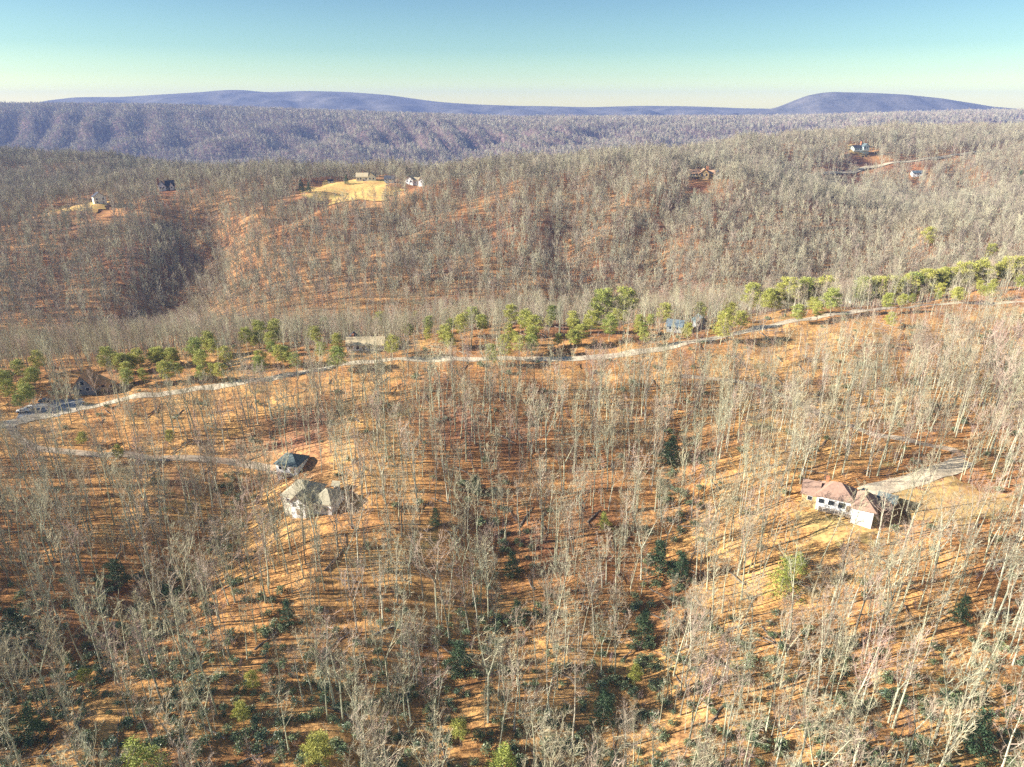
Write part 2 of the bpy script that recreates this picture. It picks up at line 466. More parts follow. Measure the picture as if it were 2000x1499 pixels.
def smooth_line(P, n=14):
    P = np.array(P, float)
    Q = np.vstack([2 * P[0] - P[1], P, 2 * P[-1] - P[-2]])
    out = []
    for i in range(1, len(Q) - 2):
        for t in np.linspace(0, 1, n, endpoint=False):
            a, b, c, d = Q[i - 1], Q[i], Q[i + 1], Q[i + 2]
            out.append(0.5 * ((2 * b) + (c - a) * t + (2 * a - 5 * b + 4 * c - d) * t * t + (3 * b - 3 * c + d - a) * t ** 3))
    out.append(P[-1])
    return np.array(out)
ROADS = {}
def strip(name, key, pts, width, m, label, lift=0.14, wob=0.0):
    L = smooth_line([hit(*p) for p in pts])
    T = np.gradient(L, axis=0); T /= np.linalg.norm(T, axis=1)[:, None] + 1e-9
    Nn = np.stack([-T[:, 1], T[:, 0]], -1)
    us = np.linspace(-0.5, 0.5, 7)
    w = width * (1 + wob * np.sin(np.arange(len(L)) * 0.9) * 0.5 + wob * rng.uniform(-0.5, 0.5, len(L)))
    X = L[:, None, 0] + Nn[:, None, 0] * us[None] * w[:, None]
    Y = L[:, None, 1] + Nn[:, None, 1] * us[None] * w[:, None]
    o = grid_obj(name, X.T, Y.T, (H(X, Y) + lift).T, m)
    ROADS[key] = (L, width)
    return tag(o, label, kind='structure')
strip('road', 'main', [(-60,845),(0,832),(90,812),(170,796),(260,775),(400,758),(520,742),(650,716),(740,706),(850,704),(960,702),(1100,702),(1230,690),(1320,674),(1420,655),(1520,634),(1620,615),(1720,604),(1850,594),(2040,588)], 5.2, M['road'], 'pale gravel road along the wooded crest', wob=0.15)
strip('driveway', 'left', [(20,835),(40,860),(80,878),(160,886),(260,890),(360,895),(440,902),(500,912),(540,916)], 2.8, M['drive'], 'narrow gravel drive leading to the dark roofed garage')
strip('driveway', 'right', [(1330,735),(1400,742),(1480,755),(1560,790),(1640,825),(1700,848),(1780,862),(1860,880),(1884,896)], 2.8, M['drive'], 'winding gravel drive above the red roofed white house')

strip('driveway', 'pad', [(1688,968),(1740,950),(1800,934),(1850,918),(1884,900)], 6.0, M['road'], 'straight pale gravel pad running right from the red roofed house', lift=0.2)
strip('road', 'far', [(1560,347),(1620,339),(1700,328),(1800,313),(1900,299),(2020,285)], 6.0, M['road'], 'distant straight pale road climbing the wooded slope', lift=1.2)
LAWNS = []
def patch(name, poly, m, label, lift=0.1, ragged=0.13):
    P = np.array([hit(*p) for p in poly])
    c = P.mean(0)
    ang = np.arctan2(P[:, 1] - c[1], P[:, 0] - c[0])
    o = np.argsort(ang); P = P[o]; ang = ang[o]
    rad = np.hypot(*(P - c).T)
    th = np.linspace(-math.pi, math.pi, 73)
    rr = np.interp(th, np.concatenate([ang - 2 * math.pi, ang, ang + 2 * math.pi]), np.tile(rad, 3))
    rr = rr * (1 + ragged * np.sin(th * 7 + 1) + ragged * np.sin(th * 13))
    rr[-1] = rr[0]
    s = np.linspace(0.02, 1, 12)
    X = c[0] + np.cos(th)[None] * rr[None] * s[:, None]
    Y = c[1] + np.sin(th)[None] * rr[None] * s[:, None]
    g = grid_obj(name, X, Y, H(X, Y) + lift, m)
    LAWNS.append((c, th, rr))
    return tag(g, label, kind='structure')
patch('turnaround', [(35,818),(50,800),(90,785),(150,780),(165,792),(140,804),(90,814)], M['asphalt'], 'grey paved turnaround below the rust roofed chalet', lift=0.07, ragged=0.08)
patch('lawn', [(605,378),(640,358),(700,352),(770,366),(768,384),(700,393),(640,394),(600,392)], M['lawn'], 'open golden meadow on the ridge top', lift=0.6)
patch('lawn', [(135,404),(200,400),(210,410),(140,413)], M['lawn'], 'narrow strip of yellow lawn below the tall cream house', lift=0.6)
patch('lawn', [(1740,985),(1800,955),(1900,950),(1980,985),(1920,1010),(1800,1012)], M['yard'], 'dry yellow yard beside the red roofed white house')
patch('lawn', [(1560,1000),(1640,1010),(1720,1020),(1650,1060),(1590,1050)], M['yard'], 'grassy yard in front of the red roofed white house')
patch('lawn', [(1658,295),(1692,293),(1692,300),(1660,300)], M['yard'], 'small yard below the pale green house', lift=0.8)

# haze box
hz = MB(); hz.box(-9800, 9800, -400, 9000, CZ - 300, CZ + 150)
hm = bpy.data.materials.new('air')
hm.use_nodes = True
hm.node_tree.nodes.clear()
pv = hm.node_tree.nodes.new('ShaderNodeVolumePrincipled')
pv.inputs['Color'].default_value = (0.29, 0.39, 0.78, 1)
pv.inputs['Density'].default_value = 0.00009
pv.inputs['Anisotropy'].default_value = 0.0
ho = hm.node_tree.nodes.new('ShaderNodeOutputMaterial')
hm.node_tree.links.new(pv.outputs[0], ho.inputs['Volume'])
tag(hz.obj('haze', hm), 'thin blue air over the valley', kind='stuff')

# ---------------------------------------------------------------- tree generators
def unit(v):
    return v / (np.linalg.norm(v) + 1e-9)
def bare_tree(seed, Ht, form, nl, nb, ntw, rt, sides=5, spread=1.0, clear=0.42):
    """returns (trunk MB, crown MB)"""
    r = random.Random(seed)
    T, K = MB(), MB()
    r0 = Ht * 0.0105
    lean = np.array([r.uniform(-1, 1), r.uniform(-1, 1), 0]) * (0.10 if form == 'leaning' else 0.03)
    axes = []
    def axis(p, d, L, rad, n, bend):
        P = [np.array(p, float)]; RR = [rad]
        d = unit(np.array(d, float))
        for i in range(n):
            d = unit(d + np.array([r.uniform(-1, 1), r.uniform(-1, 1), r.uniform(-0.2, 0.2)]) * bend + np.array([0, 0, 0.06]))
            P.append(P[-1] + d * L / n)
            RR.append(rad * (1 - 0.82 * (i + 1) / n))
        return P, RR
    up = np.array([0, 0, 1.0]) + lean
    if form == 'forked':
        fh = Ht * r.uniform(0.28, 0.5)
        P, RR = axis((0, 0, -0.4), up, fh + 0.4, r0, 3, 0.03)
        RR = [r0 * (1 - 0.12 * i) for i in range(4)]
        T.tube(P, RR, sides + 1, tip=False)
        a0 = r.uniform(0, 6.28)
        for k in range(r.choice([2, 2, 3])):
            a = a0 + k * 6.28 / 2.4
            d = np.array([math.cos(a) * 0.34, math.sin(a) * 0.34, 1])
            P2, R2 = axis(P[-1], d, (Ht - fh) * r.uniform(0.85, 1.0), r0 * 0.6, 5, 0.07)
            T.tube(P2, R2, sides)
            axes.append((P2, R2, 0.12, 0.6))
    else:
        P, RR = axis((0, 0, -0.4), up, Ht + 0.4, r0, 8, 0.062)
        RR = [r0 * max(0.06, 1 - 0.93 * (i / 8) ** 0.85) for i in range(9)]
        T.tube(P, RR, sides + 1)
        axes.append((P, RR, clear, 1.0))
    def at(P, RR, t):
        f = t * (len(P) - 1); i = min(int(f), len(P) - 2); q = f - i
        return P[i] * (1 - q) + P[i + 1] * q, RR[i] * (1 - q) + RR[i + 1] * q, unit(P[i + 1] - P[i])
    for P, RR, lo, w in axes:
        n = max(3, int(nl * w))
        az = r.uniform(0, 6.28)
        for i in range(n):
            t = lo + (0.97 - lo) * (i + r.uniform(0, 0.8)) / n
            b, br, ax = at(P, RR, t)
            az += 2.4 + r.uniform(-0.5, 0.5)
            rel = (t - lo) / (1 - lo)
            el = math.radians(r.uniform(28, 56) + 20 * rel)
            L = Ht * spread * (0.34 - 0.18 * rel) * r.uniform(0.6, 1.2)
            if form == 'wide': L *= 1.25
            d = np.array([math.cos(az) * math.cos(el), math.sin(az) * math.cos(el), math.sin(el)])
            rb = min(br * 0.55, 0.035 + L * 0.012)
            LP = [b]; LR = [rb]
            for s in range(4):
                d = unit(d + np.array([r.uniform(-1, 1), r.uniform(-1, 1), r.uniform(-0.5, 1)]) * 0.2 + np.array([0, 0, 0.14]))
                LP.append(LP[-1] + d * L / 4); LR.append(max(rt, rb * (1 - 0.2 * (s + 1))))
            K.tube(LP, LR, max(3, sides - 2))
            for j in range(nb):
                tb = 0.22 + 0.76 * (j + r.random()) / nb
                c, cr, ad = at(LP, LR, tb)
                dd = unit(ad + np.array([r.gauss(0, 1), r.gauss(0, 1), r.gauss(0.35, 0.7)]) * 0.65)
                l2 = L * r.uniform(0.25, 0.5) * (1.15 - 0.5 * tb)
                m1 = c + dd * l2 * 0.5
                dd2 = unit(dd + np.array([r.gauss(0, 1), r.gauss(0, 1), r.gauss(0.4, 0.5)]) * 0.25)
                e = m1 + dd2 * l2 * 0.5
                K.tube([c, m1, e], [max(rt, cr * 0.55), max(rt, cr * 0.4), 0], 3)
                for k in range(ntw):
                    q = r.uniform(0.15, 1.0)
                    s0 = c + (m1 - c) * q * 2 if q < 0.5 else m1 + (e - m1) * (q - 0.5) * 2
                    td = unit(dd2 + np.array([r.gauss(0, 1), r.gauss(0, 1), r.gauss(0.45, 0.7)]) * 0.6)
                    K.tube([s0, s0 + td * r.uniform(0.5, 1.15) * (0.35 + l2 * 0.38)], [rt, 0], 3)
    return T, K
def merge(T, K):
    m = MB()
    for src, mi in ((T, 0), (K, 1)):
        if src.v:
            V = np.concatenate(src.v)
            m.add(V, src.f, mi)
    return m
def blades(K, r, c, rad, n, ln_, wd, flat=0.6, mi=0, upb=0.3):
    V = []; Fc = []
    for i in range(n):
        d = unit(np.array([r.gauss(0, 1), r.gauss(0, 1), r.gauss(0, 1)]))
        p = np.array(c) + d * rad * r.random() ** 0.4 * np.array([1, 1, flat])
        a = unit(d + np.array([r.gauss(0, 0.7), r.gauss(0, 0.7), r.gauss(upb, 0.6)]))
        b = unit(np.cross(a, [r.gauss(0, 1), r.gauss(0, 1), r.gauss(0, 1)]))
        k = len(V)
        l = ln_ * r.uniform(0.6, 1.3)
        V += [p - b * wd, p + b * wd, p + a * l]
        Fc.append((k, k + 1, k + 2))
    K.add(V, Fc, mi)
def pine(seed, Ht, lo=0.45, wid=0.2, ncl=34, nb=44, cl=1.0, bl=0.5, bw=0.09, conic=False):
    r = random.Random(seed)
    T, K = MB(), MB()
    P = [np.array([0, 0, -0.4])]
    for i in range(6):
        P.append(P[-1] + np.array([r.uniform(-1, 1) * 0.025 * Ht, r.uniform(-1, 1) * 0.025 * Ht, Ht / 6]))
    RR = [Ht * 0.014 * (1 - 0.9 * i / 6) for i in range(7)]
    T.tube(P, RR, 6)
    az = 0
    for i in range(ncl):
        t = lo + (1 - lo) * (i + 0.5) / ncl
        f = t * 6; k = min(int(f), 5); b = P[k] * (1 - f + k) + P[k + 1] * (f - k)
        az += 2.4 + r.uniform(-0.6, 0.6)
        rel = (t - lo) / (1 - lo)
        prof = (1 - rel) if conic else (0.45 + 0.9 * rel - 1.15 * rel * rel)
        L = Ht * wid * max(0.12, prof) * 1.6 * r.uniform(0.55, 1.2)
        e = b + np.array([math.cos(az) * L, math.sin(az) * L, L * (-0.1 if conic else r.uniform(0.0, 0.55))])
        T.tube([b, (b + e) / 2 + np.array([0, 0, L * 0.05]), e], [RR[k] * 0.35, RR[k] * 0.25, 0], 3)
        blades(K, r, e, cl * r.uniform(0.7, 1.3), nb, bl, bw, 0.55)
        if L > cl * 1.2:
            blades(K, r, b * 0.4 + e * 0.6, cl * r.uniform(0.6, 1.0), nb // 2, bl, bw, 0.5)
    return T, K
def shrub(seed, rad, ht, n, ll, lw):
    r = random.Random(seed)
    K = MB()
    for q in range(7):
        a = r.uniform(0, 6.28); d = rad * 0.6 * r.random() ** 0.5
        c = (math.cos(a) * d, math.sin(a) * d, ht * r.uniform(0.35, 0.75))
        blades(K, r, c, rad * r.uniform(0.35, 0.6), n // 7, ll, lw, ht / rad * 0.7, 0, 0.0)
    T = MB()
    for q in range(5):
        a = r.uniform(0, 6.28)
        T.tube([(0, 0, -0.2), (math.cos(a) * rad * 0.4, math.sin(a) * rad * 0.4, ht * 0.7)], [0.06, 0], 3)
    return T, K
def brush(seed, ht, n):
    r = random.Random(seed)
    K = MB()
    for s in range(5):
        a = r.uniform(0, 6.28)
        d = unit(np.array([math.cos(a) * 0.35, math.sin(a) * 0.35, 1]))
        l = ht * r.uniform(0.6, 1.0)
        e = d * l
        K.tube([(0, 0, -0.2), d * l * 0.5, e], [0.035, 0.025, 0], 3)
        for k in range(n):
            q = r.uniform(0.25, 1)
            td = unit(d + np.array([r.gauss(0, 1), r.gauss(0, 1), r.gauss(0.3, 0.6)]) * 0.6)
            K.tube([e * q, e * q + td * ht * r.uniform(0.15, 0.35)], [0.018, 0], 3)
    return K

FORMS = ['straight', 'forked', 'straight', 'wide', 'leaning', 'forked', 'slender', 'straight', 'forked', 'wide', 'straight', 'slender', 'straight', 'leaning']
NEAR = []
for i, fm in enumerate(FORMS):
    Ht = {'slender': 17, 'wide': 18, 'forked': 20, 'leaning': 19}.get(fm, 21)
    if fm == 'slender':
        T, K = bare_tree(100 + i, Ht, fm, 10, 4, 4, 0.027, 5, 0.55, 0.5)
    else:
        T, K = bare_tree(100 + i, Ht, fm, 14, 5, 6, 0.024, 5, (0.92, 0.80, 1.0)[i % 3], 0.34 if fm == 'wide' else (0.42, 0.5)[i % 2])
    NEAR.append((fm, Ht, T, K))
def proto_collection(name, meshes):
    c = bpy.data.collections.new(name)
    for k, me in enumerate(meshes):
        o = bpy.data.objects.new('%s_%02d' % (name, k), me)
        c.objects.link(o)
    return c
near_me = [merge(T, K).mesh('bare_tree', [M['bark'], M['twig']]) for _, _, T, K in NEAR]
mid_me = [merge(*bare_tree(200 + i, 17, fm, 13, 5, 5, 0.060, 4, 0.95, 0.30)).mesh('bare_tree', [M['bark'], M['pale_twig']]) for i, fm in enumerate(['straight', 'forked', 'wide', 'straight', 'forked', 'wide'])]
far_me = [merge(*bare_tree(300 + i, 18, fm, 9, 4, 2, 0.26, 3, 1.2, 0.25)).mesh('bare_tree', [M['bark'], M['twig']]) for i, fm in enumerate(['straight', 'wide', 'forked', 'wide'])]
rhodo_me = [merge(*shrub(400 + i, 1.9, 2.2, 420, 0.34, 0.11)).mesh('evergreen_shrub', [M['brush'], M['rhodo']]) for i in range(4)]
brush_me = [brush(500 + i, 2.6 + 0.6 * i, 12).mesh('bare_brush', [M['brush']]) for i in range(4)]

def scatter(name, pts, coll, idx, scale, rot, label):
    me = bpy.data.meshes.new(name)
    me.vertices.add(len(pts))
    me.vertices.foreach_set('co', np.asarray(pts, np.float32).ravel())
    a = me.attributes.new('pick', 'INT', 'POINT'); a.data.foreach_set('value', np.asarray(idx, np.int32))
    a = me.attributes.new('size', 'FLOAT_VECTOR', 'POINT'); a.data.foreach_set('vector', np.asarray(scale, np.float32).ravel())
    a = me.attributes.new('turn', 'FLOAT_VECTOR', 'POINT'); a.data.foreach_set('vector', np.asarray(rot, np.float32).ravel())
    o = bpy.data.objects.new(name, me)
    COL.objects.link(o)
    ng = bpy.data.node_groups.new(name, 'GeometryNodeTree')
    ng.interface.new_socket(name='Geometry', in_out='INPUT', socket_type='NodeSocketGeometry')
    ng.interface.new_socket(name='Geometry', in_out='OUTPUT', socket_type='NodeSocketGeometry')
    gi = ng.nodes.new('NodeGroupInput'); go = ng.nodes.new('NodeGroupOutput')
    ip = ng.nodes.new('GeometryNodeInstanceOnPoints')
    ci = ng.nodes.new('GeometryNodeCollectionInfo')
    ci.inputs['Collection'].default_value = coll
    ci.inputs['Separate Children'].default_value = True
    ci.inputs['Reset Children'].default_value = True
    ip.inputs['Pick Instance'].default_value = True
    def at(nm, ty):
        n = ng.nodes.new('GeometryNodeInputNamedAttribute'); n.data_type = ty; n.inputs['Name'].default_value = nm
        return n.outputs['Attribute']
    L = ng.links.new
    L(gi.outputs[0], ip.inputs['Points']); L(ci.outputs[0], ip.inputs['Instance'])
    L(at('pick', 'INT'), ip.inputs['Instance Index']); L(at('size', 'FLOAT_VECTOR'), ip.inputs['Scale']); L(at('turn', 'FLOAT_VECTOR'), ip.inputs['Rotation'])
    L(ip.outputs[0], go.inputs[0])
    md = o.modifiers.new('scatter', 'NODES'); md.node_group = ng
    return tag(o, label, kind='stuff')
def jitter(y0, y1, sp, jit=0.75, halfk=0.80, pad=55):
    ys = np.arange(y0, y1, sp * 0.87)
    out = []
    for k, y in enumerate(ys):
        hw = halfk * y + pad + 30
        xs = np.arange(-hw, hw, sp) + (sp / 2 if k % 2 else 0)
        out.append(np.stack([xs, np.full(len(xs), y)], -1))
    P = np.concatenate(out)
    return P + rng.uniform(-jit, jit, P.shape) * sp * 0.5

# places kept clear of trees
HOUSES = []    # (x, y, radius)
def clear_mask(P):
    x, y = P[:, 0], P[:, 1]
    ok = np.ones(len(P), bool)
    for k, (L, w) in ROADS.items():
        ok &= pdist(x, y, L[::4].tolist() + [L[-1].tolist()]) > w * 0.5 + (0.9 if k in ('main', 'far') else 0.4)
    for c, th, rr in LAWNS:
        a = np.arctan2(y - c[1], x - c[0])
        ok &= np.hypot(x - c[0], y - c[1]) > np.interp(a, th, rr) * 0.97
    for hx, hy, hr in []:
        # the clearing reaches a little towards the viewer's side (yard) as well
        ok &= (((x - hx) / hr) ** 2 + ((y - hy + hr * 0.35) / (hr * 1.35)) ** 2) > 1
    return ok

# ---------------------------------------------------------------- houses
def house(name, px, py, rz, label, cat, blocks, wins=(), doors=(), chimneys=(), deck=None, clear=10.0, front=1.35, group=None, sink=4.0, lift=0.5):
    x, y = hit(px, py)
    z = float(H(x, y)) + lift
    root = empty(name, (x, y, z), math.radians(rz))
    tag(root, label, cat, group)
    HOUSES.append((x, y, clear, front))
    for b in blocks:
        x0, x1, y0, y1, wh, rh, ax, wm, rm = b[:9]
        hip = len(b) > 9 and b[9]
        m = MB()
        if hip:
            m.box(x0, x1, y0, y1, -sink, wh)
        elif ax == 'x':
            ym = (y0 + y1) / 2
            V = [(xx_, y_, z_) for xx_ in (x0, x1) for y_, z_ in ((y0, -sink), (y1, -sink), (y1, wh), (ym, wh + rh), (y0, wh))]
            m.add(V, [(0, 1, 2, 3, 4), (9, 8, 7, 6, 5), (0, 4, 9, 5), (1, 6, 7, 2), (2, 7, 8, 3), (3, 8, 9, 4), (0, 5, 6, 1)])
        else:
            xm = (x0 + x1) / 2
            V = [(x_, yy_, z_) for yy_ in (y0, y1) for x_, z_ in ((x0, -sink), (x1, -sink), (x1, wh), (xm, wh + rh), (x0, wh))]
            m.add(V, [(4, 3, 2, 1, 0), (5, 6, 7, 8, 9), (5, 9, 4, 0), (2, 7, 6, 1), (3, 8, 7, 2), (4, 9, 8, 3), (1, 6, 5, 0)])
        m.obj('wall', M[wm], root)
        o = 0.6; th = 0.28; e = 0.03
        rf = MB()
        if ax == 'x' and not hip:
            ym = (y0 + y1) / 2; k = rh / (ym - y0)
            for s, yo in ((-1, y0 - o), (1, y1 + o)):
                ze = wh - k * o + e
                V = [(x0 - o, yo, ze), (x1 + o, yo, ze), (x1 + o, ym, wh + rh + e), (x0 - o, ym, wh + rh + e)]
                V += [(a, b_, c + th) for a, b_, c in V]
                rf.add(V, [(0, 1, 2, 3), (7, 6, 5, 4), (0, 4, 5, 1), (1, 5, 6, 2), (3, 7, 4, 0)])
        elif not hip:
            xm = (x0 + x1) / 2; k = rh / (xm - x0)
            for s, xo in ((-1, x0 - o), (1, x1 + o)):
                ze = wh - k * o + e
                V = [(xo, y0 - o, ze), (xo, y1 + o, ze), (xm, y1 + o, wh + rh + e), (xm, y0 - o, wh + rh + e)]
                V += [(a, b_, c + th) for a, b_, c in V]
                rf.add(V, [(0, 1, 2, 3), (7, 6, 5, 4), (0, 4, 5, 1), (1, 5, 6, 2), (3, 7, 4, 0)])
        else:
            hw = min(x1 - x0, y1 - y0) / 2 * 0.95
            X0, X1, Y0_, Y1_ = x0 - o, x1 + o, y0 - o, y1 + o
            ze = wh - 0.1
            if ax == 'x':
                rp = [(x0 + hw, (y0 + y1) / 2, wh + rh), (x1 - hw, (y0 + y1) / 2, wh + rh)]
            else:
                rp = [((x0 + x1) / 2, y0 + hw, wh + rh), ((x0 + x1) / 2, y1 - hw, wh + rh)]
            V = [(X0, Y0_, ze), (X1, Y0_, ze), (X1, Y1_, ze), (X0, Y1_, ze)]
            V += [(a, b_, c + 0.22) for a, b_, c in V] + rp
            Fq = [(3, 2, 1, 0), (0, 1, 5, 4), (1, 2, 6, 5), (2, 3, 7, 6), (3, 0, 4, 7)]
            if ax == 'x':
                Fq += [(4, 5, 9, 8), (5, 6, 9), (6, 7, 8, 9), (7, 4, 8)]
            else:
                Fq += [(4, 5, 8), (5, 6, 9, 8), (6, 7, 9), (7, 4, 8, 9)]
            rf.add(V, Fq)
        rf.obj('roof', M[rm], root)
    def opening(nm, side, face, pos, z0, w, h, fm, pm):
        fr, pn = MB(), MB()
        d, b = 0.07, 0.12
        if side in 'fb':
            s = -1 if side == 'f' else 1
            A = (face, face + s * d) if s > 0 else (face + s * d, face)
            fr.box(pos - w / 2 - b, pos + w / 2 + b, A[0], A[1], z0 - b, z0 + h + b)
            B = (face + s * (d - 0.02), face + s * (d + 0.03)); B = (min(B), max(B))
            pn.box(pos - w / 2, pos + w / 2, B[0], B[1], z0, z0 + h)
        else:
            s = -1 if side == 'l' else 1
            A = (min(face, face + s * d), max(face, face + s * d))
            fr.box(A[0], A[1], pos - w / 2 - b, pos + w / 2 + b, z0 - b, z0 + h + b)
            B = (face + s * (d - 0.02), face + s * (d + 0.03)); B = (min(B), max(B))
            pn.box(B[0], B[1], pos - w / 2, pos + w / 2, z0, z0 + h)
        f = fr.obj(nm, M[fm], root)
        pn.obj('pane' if nm == 'window' else 'door_leaf', M[pm], f)
    for w in wins:
        opening('window', *w, 'trim', 'glass')
    for w in doors:
        opening('door', *w, 'trim', 'wood')
    for cx, cy, z0, z1, s in chimneys:
        m = MB(); m.box(cx - s, cx + s, cy - s, cy + s, z0, z1); m.box(cx - s * 1.25, cx + s * 1.25, cy - s * 1.25, cy + s * 1.25, z1 + 0.003, z1 + 0.2)
        m.obj('chimney', M['brick'], root)
    if deck:
        x0, x1, y0, y1, dz = deck
        d = MB(); d.box(x0, x1, y0, y1, dz - 0.25, dz); d.obj('deck', M['wood'], root)
        for q in np.linspace(x0 + 0.2, x1 - 0.2, 5):
            p = MB(); p.box(q - 0.12, q + 0.12, y0 + 0.05, y0 + 0.29, -sink, dz - 0.26); p.obj('post', M['wood'], root)
        rl = MB(); rl.box(x0, x1, y0, y0 + 0.08, dz + 0.95, dz + 1.05)
        for q in np.linspace(x0, x1 - 0.08, max(4, int((x1 - x0) / 0.9))):
            rl.box(q, q + 0.08, y0 + 0.01, y0 + 0.07, dz + 0.004, dz + 0.946)
        rl.obj('railing', M['trim'], root)
    return root

house('garage', 572, 917, -14, 'small white garage with dark slate hipped roof at the end of the gravel drive', 'garage',
      [(-4, 4, -3.6, 3.6, 3.0, 2.7, 'x', 'white', 'teal_roof', True)],
      wins=[('f', -3.6, -2.4, 1.1, 1.0, 1.1), ('f', -3.6, -0.4, 1.1, 1.0, 1.1), ('l', -4, 0, 1.1, 1.2, 1.1)], doors=[('f', -3.6, 2.2, 0.0, 1.2, 2.1)], deck=(-6.0, 1.0, -5.6, -3.9, 0.1), clear=7.5, front=1.5)
house('house', 612, 988, -16, 'two storey white house with weathered tan roof, just below the slate roofed garage', 'house',
      [(-7.5, 2.0, -4.5, 4.5, 4.6, 3.6, 'y', 'cream', 'tan_roof', True), (-3.6, 1.2, -6.3, -2, 4.4, 2.2, 'y', 'white', 'tan_roof'), (2.0, 8.6, -3.6, 4.2, 3.4, 2.8, 'x', 'white', 'tan_roof', True)],
      wins=[('l', -7.5, -2.4, 2.6, 1.1, 1.3), ('l', -7.5, 1.6, 2.6, 1.1, 1.3), ('l', -7.5, -2.4, 0.2, 1.1, 1.3), ('f', -6.3, -2.3, 2.5, 1.0, 1.3), ('f', -6.3, 0.0, 2.5, 1.0, 1.3), ('f', -4.5, -5.6, 2.4, 1.1, 1.3), ('f', -3.6, 4.0, 1.0, 1.2, 1.3), ('f', -3.6, 6.8, 1.0, 1.2, 1.3)],
      doors=[('f', -6.3, -1.2, -0.2, 1.1, 2.1)], clear=10, front=1.35)
house('house', 1634, 986, -27, 'white house with red shingle roof and tan left end, beside the winding drive', 'house',
      [(-5.5, 4.0, -3.8, 4.2, 3.4, 3.4, 'x', 'white', 'red_roof', True), (-9.5, -5.5, -3.3, 3.7, 3.0, 2.3, 'x', 'tan', 'red_roof'), (4.0, 9.4, -6.2, 2.6, 3.2, 2.9, 'y', 'white', 'red_roof', True)],
      wins=[('f', -3.8, -4.2, 1.0, 1.5, 1.4), ('f', -3.8, -1.6, 1.0, 1.5, 1.4), ('f', -3.8, 1.2, 0.8, 1.8, 1.7), ('l', -9.5, -1.3, 0.9, 1.2, 1.4), ('l', -9.5, 1.5, 0.9, 1.2, 1.4), ('f', -3.8, -3.2, -2.0, 1.2, 1.2), ('f', -3.3, -7.4, 0.9, 1.2, 1.2), ('r', 9.4, -2.2, 1.0, 1.2, 1.3)],
      doors=[('f', -3.8, 3.0, 0.0, 1.1, 2.1)], chimneys=[(-3.6, 1.6, 4.5, 7.0, 0.4)], deck=(-4.6, 3.8, -6.4, -4.0, -0.1), clear=11, front=1.5)
house('shed', 1730, 988, -35, 'dark roofed shed just behind the right end of the red roofed house', 'shed',
      [(-2.0, 2.0, -1.6, 1.6, 2.1, 1.2, 'x', 'greywall', 'teal_roof')], doors=[('f', -1.6, 0.3, 0.0, 1.2, 1.8)], wins=[('f', -1.6, -1.3, 1.0, 0.6, 0.7)], clear=3.5)
house('shed', 659, 957, -10, 'tiny white garden shed on the leaves right of the tan roofed house', 'shed',
      [(-0.8, 0.8, -0.7, 0.7, 1.9, 0.6, 'x', 'white', 'tan_roof')], doors=[('f', -0.7, 0, 0.0, 0.7, 1.6)], clear=3, sink=1.0)
house('house', 196, 760, 14, 'chalet with steep rust orange roof and long red wing by the crest road', 'house',
      [(-8.5, -0.5, -5, 5, 2.6, 5.0, 'y', 'greywall', 'orange_roof'), (-0.5, 10, -2.6, 4.2, 2.8, 2.6, 'x', 'tan', 'orange_roof')],
      wins=[('f', -5, -5.8, 0.9, 1.3, 1.4), ('f', -5, -3.0, 0.9, 1.3, 1.4), ('f', -5, -4.5, 3.6, 1.5, 1.6), ('f', -2.6, 2.2, 1.0, 1.3, 1.2), ('f', -2.6, 5.2, 1.0, 1.3, 1.2), ('f', -2.6, 8.2, 1.0, 1.3, 1.2)],
      doors=[('f', -2.6, 0.4, 0.0, 1.1, 2.1)], chimneys=[(6.5, 1.5, 3.5, 6.3, 0.45)], clear=10, front=1.7)
house('house', 716, 682, 3, 'long low white house under a sand coloured roof behind the crest road', 'house',
      [(-8.5, 8.5, -4, 4, 2.8, 2.5, 'x', 'white', 'sand_roof'), (-9.2, -5.0, 4.0, 9.0, 3.0, 2.0, 'y', 'greywall', 'dark_roof')],
      wins=[('f', -4, -6.5, 1.0, 1.5, 1.2), ('f', -4, -3.4, 1.0, 1.5, 1.2), ('f', -4, 2.0, 1.0, 1.8, 1.2), ('f', -4, 5.5, 1.0, 1.5, 1.2)], doors=[('f', -4, -0.6, 0.0, 1.1, 2.1)], chimneys=[(-6.0, 1.0, 3.6, 6.4, 0.45)], clear=8, front=1.2)
house('cabin', 1318, 646, -24, 'small cabin with blue metal roof among pines just behind the road', 'cabin',
      [(-3.6, 3.6, -3, 3, 2.6, 2.2, 'x', 'greywall', 'blue_roof')], wins=[('f', -3, -1.8, 0.9, 1.1, 1.1), ('f', -3, 1.8, 0.9, 1.1, 1.1)], doors=[('f', -3, 0, 0.0, 1.0, 2.0)], clear=3.6, front=0.5)
house('cabin', 1366, 640, 8, 'grey cabin with dull green roof right of the blue roofed cabin', 'cabin',
      [(-2.6, 2.6, -2.6, 2.6, 3.0, 2.4, 'y', 'greywall', 'teal_roof')], wins=[('f', -2.6, -1.1, 1.0, 0.9, 1.1)], doors=[('f', -2.6, 1.1, 0.0, 1.0, 2.0)], clear=3, front=0.5)
house('cabin', 1664, 590, 10, 'small white gabled cabin peeking out between bright pines on the crest', 'cabin',
      [(-3, 3, -3, 3, 3.6, 2.6, 'y', 'white', 'tan_roof')], wins=[('f', -3, -1.2, 1.4, 1.0, 1.1), ('f', -3, 1.3, 1.4, 1.0, 1.1)], doors=[('f', -3, 0.1, 0.0, 1.0, 2.0)], clear=7, front=3.0)
